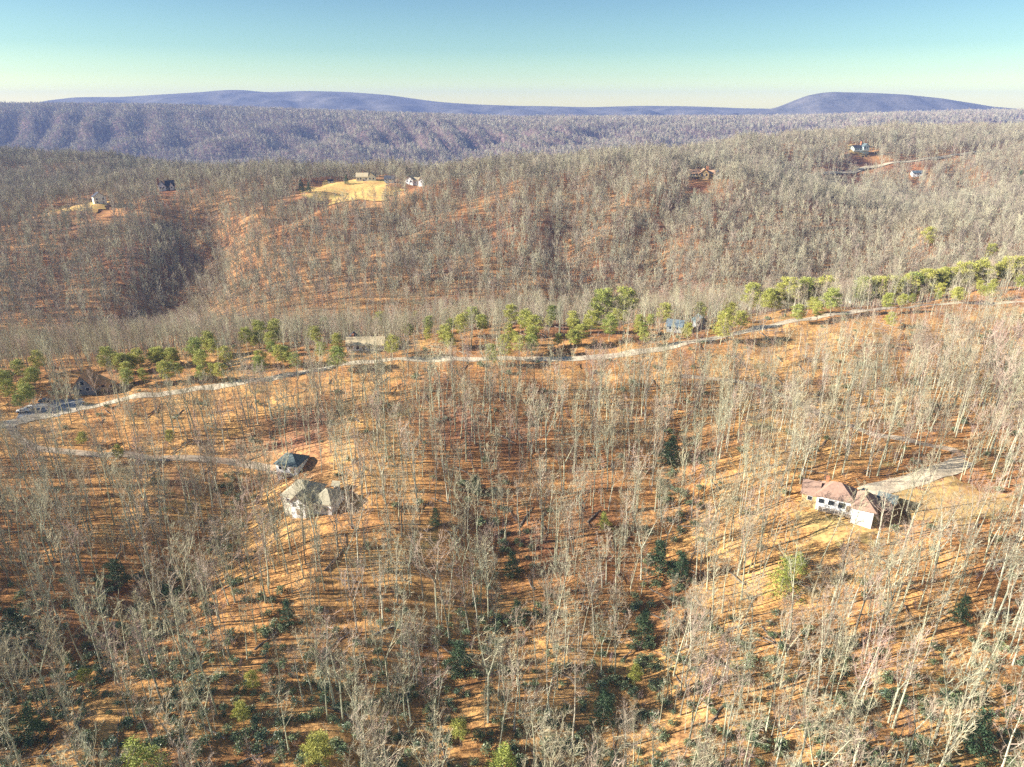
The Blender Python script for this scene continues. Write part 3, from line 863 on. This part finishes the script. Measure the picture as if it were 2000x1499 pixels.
house('house', 196, 399, 38, 'tall cream house with dark right side above a strip of yellow lawn', 'house',
      [(-6, 6, -5, 5, 7.5, 4.2, 'y', 'cream', 'dark_roof')], wins=[('f', -5, -3, 4.4, 1.5, 1.8), ('f', -5, 3, 4.4, 1.5, 1.8), ('f', -5, -3, 1.2, 1.5, 1.8), ('r', 6, -2, 4.4, 1.5, 1.8), ('r', 6, 2, 4.4, 1.5, 1.8)], doors=[('f', -5, 2.6, 0.0, 1.6, 2.6)], clear=11, front=4.5)
house('house', 327, 371, 24, 'dark roofed house with steep white gable and orange chimney on the left knoll', 'house',
      [(-9, -1, -5, 5, 4.0, 5.0, 'y', 'white', 'dark_roof'), (-1, 8, -4, 5, 4.0, 5.5, 'x', 'greywall', 'dark_roof'), (3, 7, -6, -2, 4.0, 3.5, 'y', 'white', 'dark_roof')],
      wins=[('f', -5, -6.5, 1.4, 1.4, 1.6), ('f', -5, -3.4, 1.4, 1.4, 1.6), ('f', -6, 5.0, 1.4, 1.6, 1.6), ('f', -4, 1.0, 1.4, 1.4, 1.6)], doors=[('f', -5, -5.0, 0.0, 1.1, 2.1)], chimneys=[(-8.2, 2.0, 5.0, 12.0, 0.9)], clear=11, front=4.0)
house('house', 716, 354, 6, 'wide cream house with pale roof standing above the golden meadow', 'house',
      [(-11, 2, -5, 5, 4.8, 3.6, 'x', 'cream', 'sand_roof'), (2, 11, -6, 4, 4.4, 4.2, 'y', 'cream', 'tan_roof')],
      wins=[('f', -5, -9, 1.6, 1.6, 1.8), ('f', -5, -6, 1.6, 1.6, 1.8), ('f', -5, 0.2, 1.6, 1.6, 1.8), ('f', -6, 4.5, 1.6, 1.5, 1.8), ('f', -6, 8.5, 1.6, 1.5, 1.8)], doors=[('f', -5, -3, 0.0, 1.2, 2.2)], chimneys=[(-4, 1, 7.0, 9.8, 0.6)], clear=11, front=3.5)
house('house', 811, 361, -12, 'bright white two gabled house at the right end of the golden meadow', 'house',
      [(-10, -1, -5, 5, 5.0, 3.4, 'y', 'white', 'sand_roof'), (-1, 6, -3, 4, 4.4, 2.6, 'x', 'white', 'sand_roof'), (6, 12, -5, 4, 5.0, 3.0, 'y', 'white', 'sand_roof')],
      wins=[('f', -5, -7.8, 2.4, 1.4, 1.6), ('f', -5, -3.4, 2.4, 1.4, 1.6), ('f', -3, 1.2, 1.4, 1.4, 1.6), ('f', -5, 9.0, 2.2, 1.5, 1.8)], doors=[('f', -3, 4.0, 0.0, 1.2, 2.2)], clear=11, front=4.5)
house('shed', 646, 359, 12, 'small white shed at the far left edge of the golden meadow', 'shed',
      [(-3, 3, -2.2, 2.2, 2.6, 1.6, 'x', 'white', 'dark_roof')], doors=[('f', -2.2, 0, 0, 1.6, 2.1)], clear=6, front=3)
house('barn', 762, 357, -6, 'dark grey barn between the cream house and the bright white house', 'barn',
      [(-5.5, 5.5, -4, 4, 3.6, 3.2, 'x', 'greywall', 'dark_roof')], wins=[('f', -4, -3.4, 1.4, 1.2, 1.2)], doors=[('f', -4, 1.5, 0, 2.6, 2.8)], clear=8, front=3)
house('lodge', 1375, 349, -8, 'large tan timber lodge with several brown gabled roofs on the ridge', 'lodge',
      [(-17, -6, -5, 5, 5.2, 3.6, 'x', 'tan', 'brown_roof'), (-6, 4, -7, 5, 5.4, 4.6, 'y', 'tan', 'brown_roof'), (4, 11, -5, 5, 5.0, 3.4, 'x', 'tan', 'brown_roof'), (11, 18, -6.5, 4, 4.6, 3.6, 'y', 'cream', 'dark_roof')],
      wins=[('f', -5, -15, 2.6, 1.7, 1.9), ('f', -5, -12, 2.6, 1.7, 1.9), ('f', -5, -9, 2.6, 1.7, 1.9), ('f', -5, -15, -0.6, 1.7, 1.9), ('f', -5, -12, -0.6, 1.7, 1.9), ('f', -7, -3.4, 2.6, 1.8, 2.4), ('f', -7, 1.4, 2.6, 1.8, 2.4), ('f', -5, 7.5, 1.6, 2.0, 1.9), ('f', -6.5, 14.5, 1.6, 2.0, 1.9)],
      doors=[('f', -7, -1.0, 0, 1.4, 2.3)], chimneys=[(3.0, 2, 6, 12.4, 1.1)], deck=(-18, -6.2, -8.0, -5.2, 1.9), clear=17, front=2.6)
house('house', 1677, 296, 12, 'pale green house with red chimney and long railed deck on the upper slope', 'house',
      [(-12, 2, -5, 5, 4.4, 3.6, 'x', 'green', 'dark_roof'), (2, 12, -7, 5, 6.0, 4.8, 'y', 'green', 'teal_roof')],
      wins=[('f', -5, -9, 1.6, 1.8, 1.9), ('f', -5, -5, 1.6, 1.8, 1.9), ('f', -5, -1, 1.6, 1.8, 1.9), ('f', -7, 4.8, 3.4, 1.7, 3.0), ('f', -7, 9.0, 3.4, 1.7, 3.0)], doors=[('f', -7, 7.0, 0, 1.4, 2.3)], chimneys=[(3.6, 1.5, 7, 13.2, 1.0)], deck=(-14, 13, -10, -7.3, 0.9), clear=12, front=3.0)
house('house', 1790, 343, -6, 'low house with blue grey roof half hidden in trees below the distant road', 'house',
      [(-7, 7, -4, 4, 3.0, 2.6, 'x', 'white', 'blue_roof')], wins=[('f', -4, -4, 1.0, 1.6, 1.2), ('f', -4, 3.5, 1.0, 1.6, 1.2)], doors=[('f', -4, 0, 0, 1.2, 2.1)], clear=9, front=3.6)

def clear2(P):
    ok = clear_mask(P)
    for hx, hy, hr, fr in HOUSES2:
        dy = P[:, 1] - hy
        ry = np.where(dy < 0, hr * fr * (2.2 if hy > 500 else 1.22), hr)
        dx = P[:, 0] - hx * (1 + dy / hy * (dy < 0))
        ok &= ((dx / np.where(dx < 0, hr * 1.2, hr)) ** 2 + (dy / ry) ** 2) > 1
    return ok
HOUSES2 = HOUSES[:]
HOUSES = []

# ---------------------------------------------------------------- evergreens, each a tree of its own
def pick_named(i, things):
    return things[i % len(things)]
PINES = [  # crown centre in the photograph, height, kind
    (36,714,9,'p'),(6,738,9,'p'),(70,700,11,'p'),(204,694,12,'p'),(268,694,11,'p'),(312,690,10,'p'),(380,676,12,'p'),(403,664,11,'p'),
    (440,690,10,'p'),(478,652,11,'p'),(502,643,12,'p'),(536,638,13,'p'),(584,632,12,'p'),(632,632,13,'p'),(610,640,10,'p'),(655,694,11,'p'),(742,620,13,'p'),(430,720,9,'p'),
    (812,616,11,'p'),(870,648,11,'p'),(900,628,12,'p'),(922,614,11,'p'),(868,612,10,'p'),(1000,608,12,'p'),(1026,620,13,'p'),(1040,632,12,'p'),(1078,610,10,'p'),(962,688,10,'p'),(985,668,12,'p'),
    (1155,622,11,'p'),(1192,632,12,'p'),(1180,583,12,'p'),(1222,580,11,'p'),(1242,592,10,'p'),(1298,606,12,'p'),(1412,632,14,'p'),(1344,642,9,'p'),(1370,602,11,'p'),(1120,655,9,'p'),
    (1470,570,12,'p'),(1500,580,13,'p'),(1540,562,12,'p'),(1575,560,12,'p'),(1612,560,14,'p'),(1628,580,13,'p'),(1600,600,10,'p'),(1690,548,14,'p'),(1700,566,10,'p'),(1745,532,13,'p'),(1720,550,10,'p'),
    (1788,526,13,'p'),(1832,520,13,'p'),(1852,522,13,'p'),(1812,540,10,'p'),(1902,514,13,'p'),(1925,506,14,'p'),(1880,522,11,'p'),(1962,522,11,'p'),(1990,515,12,'p'),
    (1530,1124,11,'y'),(1558,1100,7,'y'),(1182,1016,6,'y'),(985,1490,10,'y'),(275,1482,10,'y'),(1240,1312,6,'p'),(900,1420,6.5,'p'),(470,1384,6.5,'p'),(165,1315,5,'p'),(490,1325,5.5,'p'),(620,1455,8,'p'),(230,880,6,'p'),(160,852,6,'p'),(330,850,6,'p'),
    (1818,458,18,'p'),(1935,488,15,'p'),(1228,306,13,'d'),(817,324,14,'d'),(588,362,15,'d'),(603,366,12,'d'),(1992,345,18,'d'),(1872,380,14,'d'),(1742,620,8,'p'),(676,352,10,'d'),
    (1311,880,11,'d'),(1000,1098,9,'d'),(930,946,7,'d'),(1290,1090,11,'d'),(1330,1110,10,'d'),(900,1280,9,'d'),(1260,1220,10,'d'),(60,1410,10,'d'),(1180,1380,9,'d'),(1920,1430,11,'d'),(1880,1190,8,'d'),(1590,590,9,'p'),
    (560,1195,7,'d'),(225,1120,9,'d'),(30,1220,10,'d'),(330,1160,7,'d'),(850,1010,6,'d'),(1010,1190,7,'d'),
]
PROTO = {}
for k, (lo, cnt) in {'p': (0.42, 5), 'y': (0.12, 2), 'd': (0.14, 4)}.items():
    L_ = []
    for i in range(cnt):
        if k == 'p': T, K = pine(600 + i, 12, 0.34, 0.24, 40, 84, 0.95, 0.50, 0.075)
        elif k == 'y': T, K = pine(630 + i, 10, 0.12, 0.20, 46, 46, 0.8, 0.45, 0.07, True)
        else: T, K = pine(660 + i, 10, 0.12, 0.20, 44, 46, 0.85, 0.45, 0.09, True)
        L_.append((T.mesh('trunk', [M['bark']]), K.mesh('crown', [M[{'p': 'pine', 'y': 'young', 'd': 'dark'}[k]]]), 12 if k == 'p' else 10))
    PROTO[k] = L_

# things in the photograph that a label can name: (x, y, words)
MARKS = [(572,905,'the slate roofed garage'),(612,970,'the tan roofed white house'),(1635,972,'the red roofed white house'),(196,745,'the rust roofed chalet'),(716,665,'the sand roofed house'),
         (1318,632,'the blue roofed cabin'),(1664,575,'the white gabled cabin'),(192,385,'the tall cream house'),(325,355,'the steep gabled dark house'),(690,372,'the golden meadow'),(811,350,'the bright white house'),
         (1375,335,'the timber lodge'),(1677,285,'the pale green house'),(1530,1124,'the bright green young pine'),(985,1485,'the bottom edge yellow pine'),(275,1480,'the bottom corner yellow pine'),
         (100,800,'the paved turnaround'),(1850,900,'the winding drive bend'),(1790,343,'the blue grey roof'),(1311,880,'the dark narrow evergreen'),(1000,1098,'the central dark evergreen'),
         (1990,1490,'the bottom right corner'),(10,1490,'the bottom left corner'),(640,1490,'the bottom left thicket'),(1300,1490,'the bottom edge middle'),(1650,1490,'the bottom right slope'),
         (1995,1250,'the right edge'),(5,1250,'the left edge'),(1300,1230,'the green eastern draw'),(900,1290,'the green central draw'),(1640,1230,'the open orange slope'),(500,1180,'the sunny orange spur'),
         (1080,704,'the road bend'),(1450,648,'the rising road'),(400,760,'the road straight'),(1920,600,'the road at right'),(40,722,'the crest at left'),(950,610,'the crest middle'),(640,640,'the crest dip')]
def where(px, py, skip=None):
    best = None
    for mx, my, w in MARKS:
        if w == skip: continue
        d = math.hypot(px - mx, (py - my) * 1.15)
        if best is None or d < best[0]:
            best = (d, px - mx, my - py, w)
    d, dx, dy, w = best
    a = (math.degrees(math.atan2(dy, dx)) + 360) % 360
    dr = ['right of', 'above right of', 'above', 'above left of', 'left of', 'below left of', 'below', 'below right of'][int((a + 22.5) // 45) % 8]
    near = 'close' if d < 60 else ('short way' if d < 110 else 'well')
    return near, dr, w
LABELLED = []
def plan_label(o, px, py, lead, group, skip=None):
    near, dr, w = where(px, py, skip)
    LABELLED.append((o, px, py, lead, near, dr, w, group))
def write_labels():
    """labels by look and landmark; those that would coincide are told apart by their order from left to right"""
    by = {}
    for r in LABELLED:
        by.setdefault((r[3], r[5], r[6]), []).append(r)
    for (lead, dr, w), L in by.items():
        L.sort(key=lambda r: r[1])
        n = len(L)
        orders = {1: [''], 2: ['left one of two', 'right one of two'], 3: ['leftmost of three', 'middle of three', 'rightmost of three'],
                  4: ['leftmost of four', 'second of four', 'third of four', 'rightmost of four']}.get(n)
        if orders is None:
            nm = ['leftmost', 'second from left', 'third from left', 'fourth from left', 'fifth from left', 'sixth from left', 'seventh from left', 'eighth from left', 'ninth from left', 'tenth from left']
            orders = [nm[i] if i < len(nm) - 1 else 'far right' for i in range(n - 1)] + ['rightmost']
        for r, od in zip(L, orders):
            t = '%s %s %s' % (lead, dr, w) + (', ' + od if od else '')
            tag(r[0], t, 'tree', r[7])
HOUSE_PX = [(100,765),(150,750),(196,745),(716,665),(1318,632),(1366,630),(1664,575)]
PXY = []
for q in range(170):               # the many smaller pines between them
    px = R.uniform(-10, 2005)
    cy = float(np.interp(px, [0, 200, 400, 640, 1000, 1250, 1450, 1700, 2000], [735, 705, 672, 642, 618, 602, 580, 548, 518]))
    if min(abs(px - a[0]) + abs(cy - a[1]) for a in PINES[:70]) < 9: continue
    if min(abs(px - a[0]) + abs(cy - a[1]) for a in HOUSE_PX) < 75: continue
    PINES.append((round(px), round(cy + R.choice([0, 4, 10, 22, 36, 50]) * (0.8 if px > 1400 else 1)), R.uniform(6.5, 10.5), 'p'))
for i, (px, py, ht, k) in enumerate(PINES):
    if k == 'p' and py < 1000: ht *= 1.05
    x, y = hit(px, py, up=0.70 * ht if k == 'p' else 0.5 * ht)
    if y > 460 and py > 495:          # a skyline pine of the near crest
        yc = float(np.interp(px, [0, 600, 1000, 1400, 1700, 2000], [288, 332, 342, 352, 388, 405]))
        rr_ = ray(px, py); x, y = rr_[0] * yc / rr_[1], yc
        ht = float(np.clip((CZ + rr_[2] * yc / rr_[1] - H(x, y)) / 0.70, 9, 19))
    PXY.append((x, y))
    tm, km, h0 = PROTO[k][i % len(PROTO[k])]
    s = ht / h0 * R.uniform(0.95, 1.05)
    nm = {'p': 'pine_tree', 'y': 'young_pine', 'd': 'dark_evergreen'}[k]
    e = empty(nm, (x, y, float(H(x, y)) - 0.2), R.uniform(0, 6.28))
    wdt = R.uniform(1.0, 1.3)
    e.scale = (s * wdt, s * wdt, s)
    for n_, me in (('trunk', tm), ('crown', km)):
        c = bpy.data.objects.new(n_, me); COL.objects.link(c); c.parent = e
    if k == 'p':
        lead = ['round crowned olive green pine', 'flat topped olive green pine'][i % 2] if ht >= 12 else ['small olive green pine', 'low ragged green pine'][i % 2]
        g = 'olive green pines along the crest'
    elif k == 'y':
        lead, g = 'bright yellow green young pine', 'bright young pines'
    else:
        lead, g = 'dark narrow evergreen tree', 'dark evergreens in the draws and on the ridge'
    sk = [m[2] for m in MARKS if abs(m[0] - px) < 12 and abs(m[1] - py) < 12]
    plan_label(e, px, py, lead, g, sk[0] if sk else None)
PXY = np.array(PXY)

# ---------------------------------------------------------------- bare hardwoods
def thin(P, keep):
    return P[rng.random(len(P)) < keep]
P1 = jitter(62, 470, 5.0, 1.5, 0.80, 60)
P1 = P1[clear2(P1)]
dens = 0.74 + 0.18 * wav(P1[:, 0], P1[:, 1], 60, 2) + 0.18 * wav(P1[:, 0], P1[:, 1], 21, 4)
dens = dens + 0.04 * (P1[:, 1] < 125) + 0.15 * sst(-60, -140, P1[:, 0]) * (P1[:, 1] < 210) + 0.22 * (P1[:, 1] > 300) + 0.10 * sst(40, 130, P1[:, 0])
def thin_front(P, reach=15, keep=0.35, pines=True):
    """fewer trees just in front of the roads; none right in front of the named pines"""
    k = np.ones(len(P))
    for key, rc in (('main', reach), ('main', 22), ('right', 7), ('far', 26), ('left', 6)):
        L, w = ROADS[key]
        for sft in (0.35, 0.7, 1.0):
            k = np.where(pdist(P[:, 0], P[:, 1] + rc * sft, L[::4].tolist()) < rc * 0.35, np.minimum(k, keep), k)
    for c, th, rr in LAWNS:
        if c[1] > 500:
            for dy in (12, 26, 42):
                a = np.arctan2(P[:, 1] + dy - c[1], P[:, 0] - c[0])
                k = np.where(np.hypot(P[:, 0] - c[0], P[:, 1] + dy - c[1]) < np.interp(a, th, rr), 0.15, k)
    if pines:
        for (qx, qy) in PXY:
            dx = P[:, 0] - qx * P[:, 1] / qy; dy = P[:, 1] - qy
            k = np.where((np.abs(dx) < 4.2) & (dy < 4) & (dy > -20), 0, k)
    return k
dens = dens * thin_front(P1)
cy_ = np.interp(P1[:, 0], ROADS['main'][0][:, 0], ROADS['main'][0][:, 1])
dens = np.where((P1[:, 0] > 120) & (P1[:, 1] <= cy_) & (P1[:, 1] > cy_ - 30), dens * 0.4, dens)
P1 = P1[rng.random(len(P1)) < np.clip(dens, 0.0, 1.0)]
z1 = H(P1[:, 0], P1[:, 1])
s1 = np.clip(rng.normal(0.96, 0.20, len(P1)), 0.5, 1.35) * np.where(thin_front(P1, pines=False) < 0.5, 0.78, 1.0)
cy_ = np.interp(P1[:, 0], ROADS['main'][0][:, 0], ROADS['main'][0][:, 1])
s1 = np.where(P1[:, 1] > cy_, s1 * 0.74, s1)
s1 = np.where((P1[:, 0] > 90) & (P1[:, 1] <= cy_) & (P1[:, 1] > cy_ - 64), s1 * 0.66, s1)
k1 = rng.integers(0, len(NEAR), len(P1))
r1 = rng.uniform(0, 6.28, len(P1))
hh = np.array([n[1] for n in NEAR])[k1] * s1
# how large each shows in the picture; the 300 that show largest are trees of their own
bx, by_, bd = project(P1[:, 0], P1[:, 1], z1)
tx, ty, td = project(P1[:, 0], P1[:, 1], z1 + hh)
ln_in = np.hypot(np.clip(tx, 0, 2000) - np.clip(bx, 0, 2000), np.clip(ty, 0, 1499) - np.clip(by_, 0, 1499))
cxm, cym = (tx + bx) / 2, (ty + by_) / 2
ln_in = np.where((tx > 5) & (tx < 1995) & (ty < 1450) & (cym < 1520), ln_in, 0)
order = np.argsort(-ln_in)
solo = order[:300]
is_solo = np.zeros(len(P1), bool); is_solo[solo] = True
NEAR_SPLIT = [(T.mesh('trunk', [M['bark']]), K.mesh('crown', [M['twig']])) for _, _, T, K in NEAR]
WORDS = {'straight': 'tall straight bare tree', 'forked': 'fork trunked bare tree', 'wide': 'broad crowned bare tree', 'leaning': 'leaning bare tree', 'slender': 'slender bare tree'}
for i in solo:
    e = empty('bare_tree', (P1[i, 0], P1[i, 1], z1[i] - 0.15), r1[i])
    e.scale = (s1[i] * 1.05, s1[i] * 1.05, s1[i])
    tm, km = NEAR_SPLIT[k1[i]]
    for n_, me in (('trunk', tm), ('crown', km)):
        c = bpy.data.objects.new(n_, me); COL.objects.link(c); c.parent = e
    fm = NEAR[k1[i]][0]
    lead = WORDS[fm] if s1[i] > 0.8 else 'young ' + WORDS[fm].replace('tall ', '')
    plan_label(e, cxm[i], min(cym[i], 1490), lead, 'bare hardwoods on the near slopes')
write_labels()
rest = ~is_solo
c_near = proto_collection('near_tree_kinds', near_me)
q = np.flatnonzero(rest)
scatter('near_forest', np.stack([P1[q, 0], P1[q, 1], z1[q] - 0.15], -1), c_near, k1[q], np.stack([s1[q] * 1.05, s1[q] * 1.05, s1[q]], -1), np.stack([0 * q, 0 * q, r1[q]], -1), 'bare leafless forest covering the near slopes and crest')
# saplings: thin poles between the large trees
Ps = jitter(66, 470, 4.8, 1.7, 0.80, 60)
Ps = Ps[clear2(Ps)]; Ps = Ps[rng.random(len(Ps)) < 0.45 * thin_front(Ps) * np.where((Ps[:, 0] > 120) & (Ps[:, 1] > 275) & (Ps[:, 1] < 350), 0.25, 1)]
ks = np.array([6, 11, 6, 11, 0, 12])[rng.integers(0, 6, len(Ps))]
ss = rng.uniform(0.35, 0.85, len(Ps))
scatter('sapling_thicket', np.stack([Ps[:, 0], Ps[:, 1], H(Ps[:, 0], Ps[:, 1]) - 0.1], -1), c_near, ks, np.stack([ss * 0.9, ss * 0.9, ss], -1), np.stack([0 * ss, 0 * ss, rng.uniform(0, 6.28, len(ss))], -1), 'thin bare saplings growing between the larger trees')

P2 = jitter(470, 1560, 5.8, 1.6, 0.80, 60)
P2 = P2[clear2(P2)]
dn = 0.86 + 0.16 * wav(P2[:, 0], P2[:, 1], 90, 5)
dn = dn - 0.30 * np.exp(-(((P2[:, 0] + 20) / 230) ** 2 + ((P2[:, 1] - 640) / 110) ** 2)) * (0.6 + 0.6 * wav(P2[:, 0], P2[:, 1], 70, 3))
P2 = P2[rng.random(len(P2)) < np.clip(dn, 0.3, 1) * thin_front(P2)]
s2 = np.clip(rng.normal(0.95, 0.16, len(P2)), 0.5, 1.3)
c_mid = proto_collection('mid_tree_kinds', mid_me)
scatter('hillside_forest', np.stack([P2[:, 0], P2[:, 1], H(P2[:, 0], P2[:, 1]) - 0.2], -1), c_mid, rng.integers(0, len(mid_me), len(P2)), np.stack([s2 * 1.1, s2 * 1.1, s2], -1), np.stack([0 * s2, 0 * s2, rng.uniform(0, 6.28, len(s2))], -1), 'dense bare forest on the middle hillside and ridge')
P3 = jitter(1560, 4300, 12.5, 1.6, 0.80, 60)
P3 = P3[(P3[:, 1] > 2300) | (P3[:, 1] < 1800)]
s3 = np.clip(rng.normal(1.05, 0.2, len(P3)), 0.5, 1.5)
c_far = proto_collection('far_tree_kinds', far_me)
scatter('far_forest', np.stack([P3[:, 0], P3[:, 1], H(P3[:, 0], P3[:, 1]) - 0.3], -1), c_far, rng.integers(0, len(far_me), len(P3)), np.stack([s3 * 1.25, s3 * 1.25, s3], -1), np.stack([0 * s3, 0 * s3, rng.uniform(0, 6.28, len(s3))], -1), 'far bare forest on the blue ridge')

# undergrowth: evergreen rhododendron in the ravine and the draws, bare brush everywhere
Pr = jitter(58, 330, 2.9, 1.7, 0.80, 50)
dmin = np.full(len(Pr), 1e9)
for (line, dep, wd), w in zip(DRAWS[:3], (7, 8, 13)):
    dmin = np.minimum(dmin, pdist(Pr[:, 0], Pr[:, 1], line) / w)
low = sst(156, 100, Pr[:, 1] + 0.10 * np.abs(Pr[:, 0] + 20) * (Pr[:, 0] > -20) + 10 * wav(Pr[:, 0], Pr[:, 1], 46, 3))
lf = np.exp(-(((Pr[:, 0] + 110) / 45) ** 2 + ((Pr[:, 1] - 128) / 26) ** 2))
prob = np.clip(0.62 * np.exp(-dmin ** 2) * (0.6 + 0.5 * wav(Pr[:, 0], Pr[:, 1], 25, 6)) + 0.78 * low + 0.6 * lf + 0.03, 0, 0.85)
Pr = Pr[(rng.random(len(Pr)) < prob) & clear2(Pr)]
sr = rng.uniform(0.4, 1.0, len(Pr))
scatter('evergreen_undergrowth', np.stack([Pr[:, 0], Pr[:, 1], H(Pr[:, 0], Pr[:, 1]) - 0.1], -1), proto_collection('shrub_kinds', rhodo_me), rng.integers(0, 4, len(Pr)), np.stack([sr, sr, sr], -1), np.stack([0 * sr, 0 * sr, rng.uniform(0, 6.28, len(sr))], -1), 'dark evergreen thicket along the ravine and the draws')
Pb = jitter(60, 460, 3.6, 1.8, 0.80, 50)
Pb = Pb[clear2(Pb)]
pb = 0.44 + 0.28 * wav(Pb[:, 0], Pb[:, 1], 34, 1)
Pb = Pb[rng.random(len(Pb)) < np.clip(pb, 0.05, 0.7)]
sb = rng.uniform(0.4, 1.2, len(Pb))
scatter('bare_undergrowth', np.stack([Pb[:, 0], Pb[:, 1], H(Pb[:, 0], Pb[:, 1])], -1), proto_collection('brush_kinds', brush_me), rng.integers(0, 4, len(Pb)), np.stack([sb, sb, sb], -1), np.stack([0 * sb, 0 * sb, rng.uniform(0, 6.28, len(sb))], -1), 'low bare brush on the leaf litter')

# fallen branches and poles strewn over the litter
def deadfall(seed, L_):
    r = random.Random(seed); m = MB(); P = [np.array([-L_ / 2, 0, 0.15])]
    for i in range(5): P.append(P[-1] + np.array([L_ / 5, r.uniform(-0.25, 0.25), r.uniform(-0.05, 0.12)]))
    m.tube(P, [0.16, 0.14, 0.12, 0.09, 0.06, 0], 5)
    for i in (2, 3, 4):
        for k in range(2): m.tube([P[i], P[i] + np.array([r.uniform(0.4, 1.4), r.uniform(-1.2, 1.2), r.uniform(0, 0.9)])], [0.05, 0], 3)
    return m.mesh('fallen_branch', [M['log']])
Pf = jitter(66, 420, 9.0, 1.8, 0.80, 40)
Pf = Pf[clear2(Pf)]; Pf = Pf[rng.random(len(Pf)) < 0.5]
sf = rng.uniform(0.6, 1.5, len(Pf)); tf = rng.uniform(0, 6.28, len(Pf))
zf = H(Pf[:, 0], Pf[:, 1]); dx_, dy_ = np.cos(tf) * 3, np.sin(tf) * 3
tilt = -np.arctan2(H(Pf[:, 0] + dx_, Pf[:, 1] + dy_) - H(Pf[:, 0] - dx_, Pf[:, 1] - dy_), 6.0)
scatter('fallen_branches', np.stack([Pf[:, 0], Pf[:, 1], zf + 0.05], -1), proto_collection('branch_kinds', [deadfall(700 + i, 5 + i) for i in range(4)]), rng.integers(0, 4, len(Pf)), np.stack([sf, sf, sf], -1), np.stack([0 * sf, tilt, tf], -1), 'fallen grey branches strewn over the leaf litter')

# cars on the turnaround
def car(px, py, rz, body, label):
    x, y = hit(px, py)
    e = tag(empty('parked_car', (x, y, float(H(x, y)) + 0.12), math.radians(rz)), label, 'car', 'cars parked on the turnaround')
    b = MB()
    prof = [(-2.2, 0.35), (-2.2, 0.85), (-1.9, 0.98), (-1.3, 1.0), (-0.8, 1.42), (0.75, 1.42), (1.25, 1.0), (2.1, 0.88), (2.2, 0.6), (2.2, 0.35)]
    V = [(a, w_, c) for w_ in (-0.85, 0.85) for a, c in prof]; n = len(prof)
    b.add(V, [tuple(range(n)), tuple(range(2 * n - 1, n - 1, -1))] + [(i, i + n, (i + 1) % n + n, (i + 1) % n) for i in range(n)])
    b.obj('body', M[body], e)
    for sd in (-1, 1):
        w = MB(); w.add([(-1.2, sd * 0.87, 1.02), (1.1, sd * 0.87, 1.02), (0.7, sd * 0.86, 1.36), (-0.78, sd * 0.86, 1.36)], [(0, 1, 2, 3)])
        w.obj('side_window', M['glass'], e)
        for q in (-1.35, 1.35):
            t = MB(); t.tube([(q, sd * 0.72, 0.33), (q, sd * 0.93, 0.33)], [0.33, 0.33], 12, tip=False); t.obj('wheel', M['glass'], e)
car(46, 806, 20, 'trim', 'white car parked at the left end of the grey turnaround')
car(60, 800, 24, 'trim', 'white car just right of another at the grey turnaround')
car(88, 786, 14, 'greywall', 'grey car parked at the upper edge of the grey turnaround')

# fallen logs
for px, py, L_, az, lab in [(480,1132,13,24,'long fallen trunk on the sunny orange spur'),(1455,1222,9,8,'fallen trunk on the open slope below the young pine'),(655,1095,10,70,'dark fallen log right of the sunny spur'),(1028,1010,9,60,'fallen log above the central draw'),
                            (1160,1010,7,50,'short fallen log near the small bright pine'),(990,860,8,-30,'fallen log on the leaves under the road bend'),(1540,1330,11,15,'pale fallen trunk low on the open orange slope'),(760,1230,8,35,'fallen log left of the green central draw')]:
    x, y = hit(px, py)
    a = math.radians(az)
    m = MB(); P = []; rr = []
    for t in np.linspace(0, 1, 6):
        qx, qy = x + math.cos(a) * L_ * (t - 0.5), y + math.sin(a) * L_ * (t - 0.5)
        P.append((qx - x, qy - y, float(H(qx, qy)) - float(H(x, y)) + 0.22 + 0.1 * math.sin(t * 5))); rr.append(0.30 * (1 - 0.6 * t))
    m.tube(P, rr, 7, tip=False)
    for t in (0.5, 0.65, 0.8):
        i = int(t * 5); b = np.array(P[i])
        m.tube([b, b + np.array([R.uniform(-0.6, 0.6), R.uniform(-0.6, 0.6), 1.3])], [0.08, 0], 4)
    o = m.obj('fallen_log', M['log'])
    o.location = (x, y, float(H(x, y)))
    tag(o, lab, 'log', 'fallen logs on the forest floor')
print('counts', len(P1), len(P2), len(P3), len(Pr), len(Pb), len(Ps))
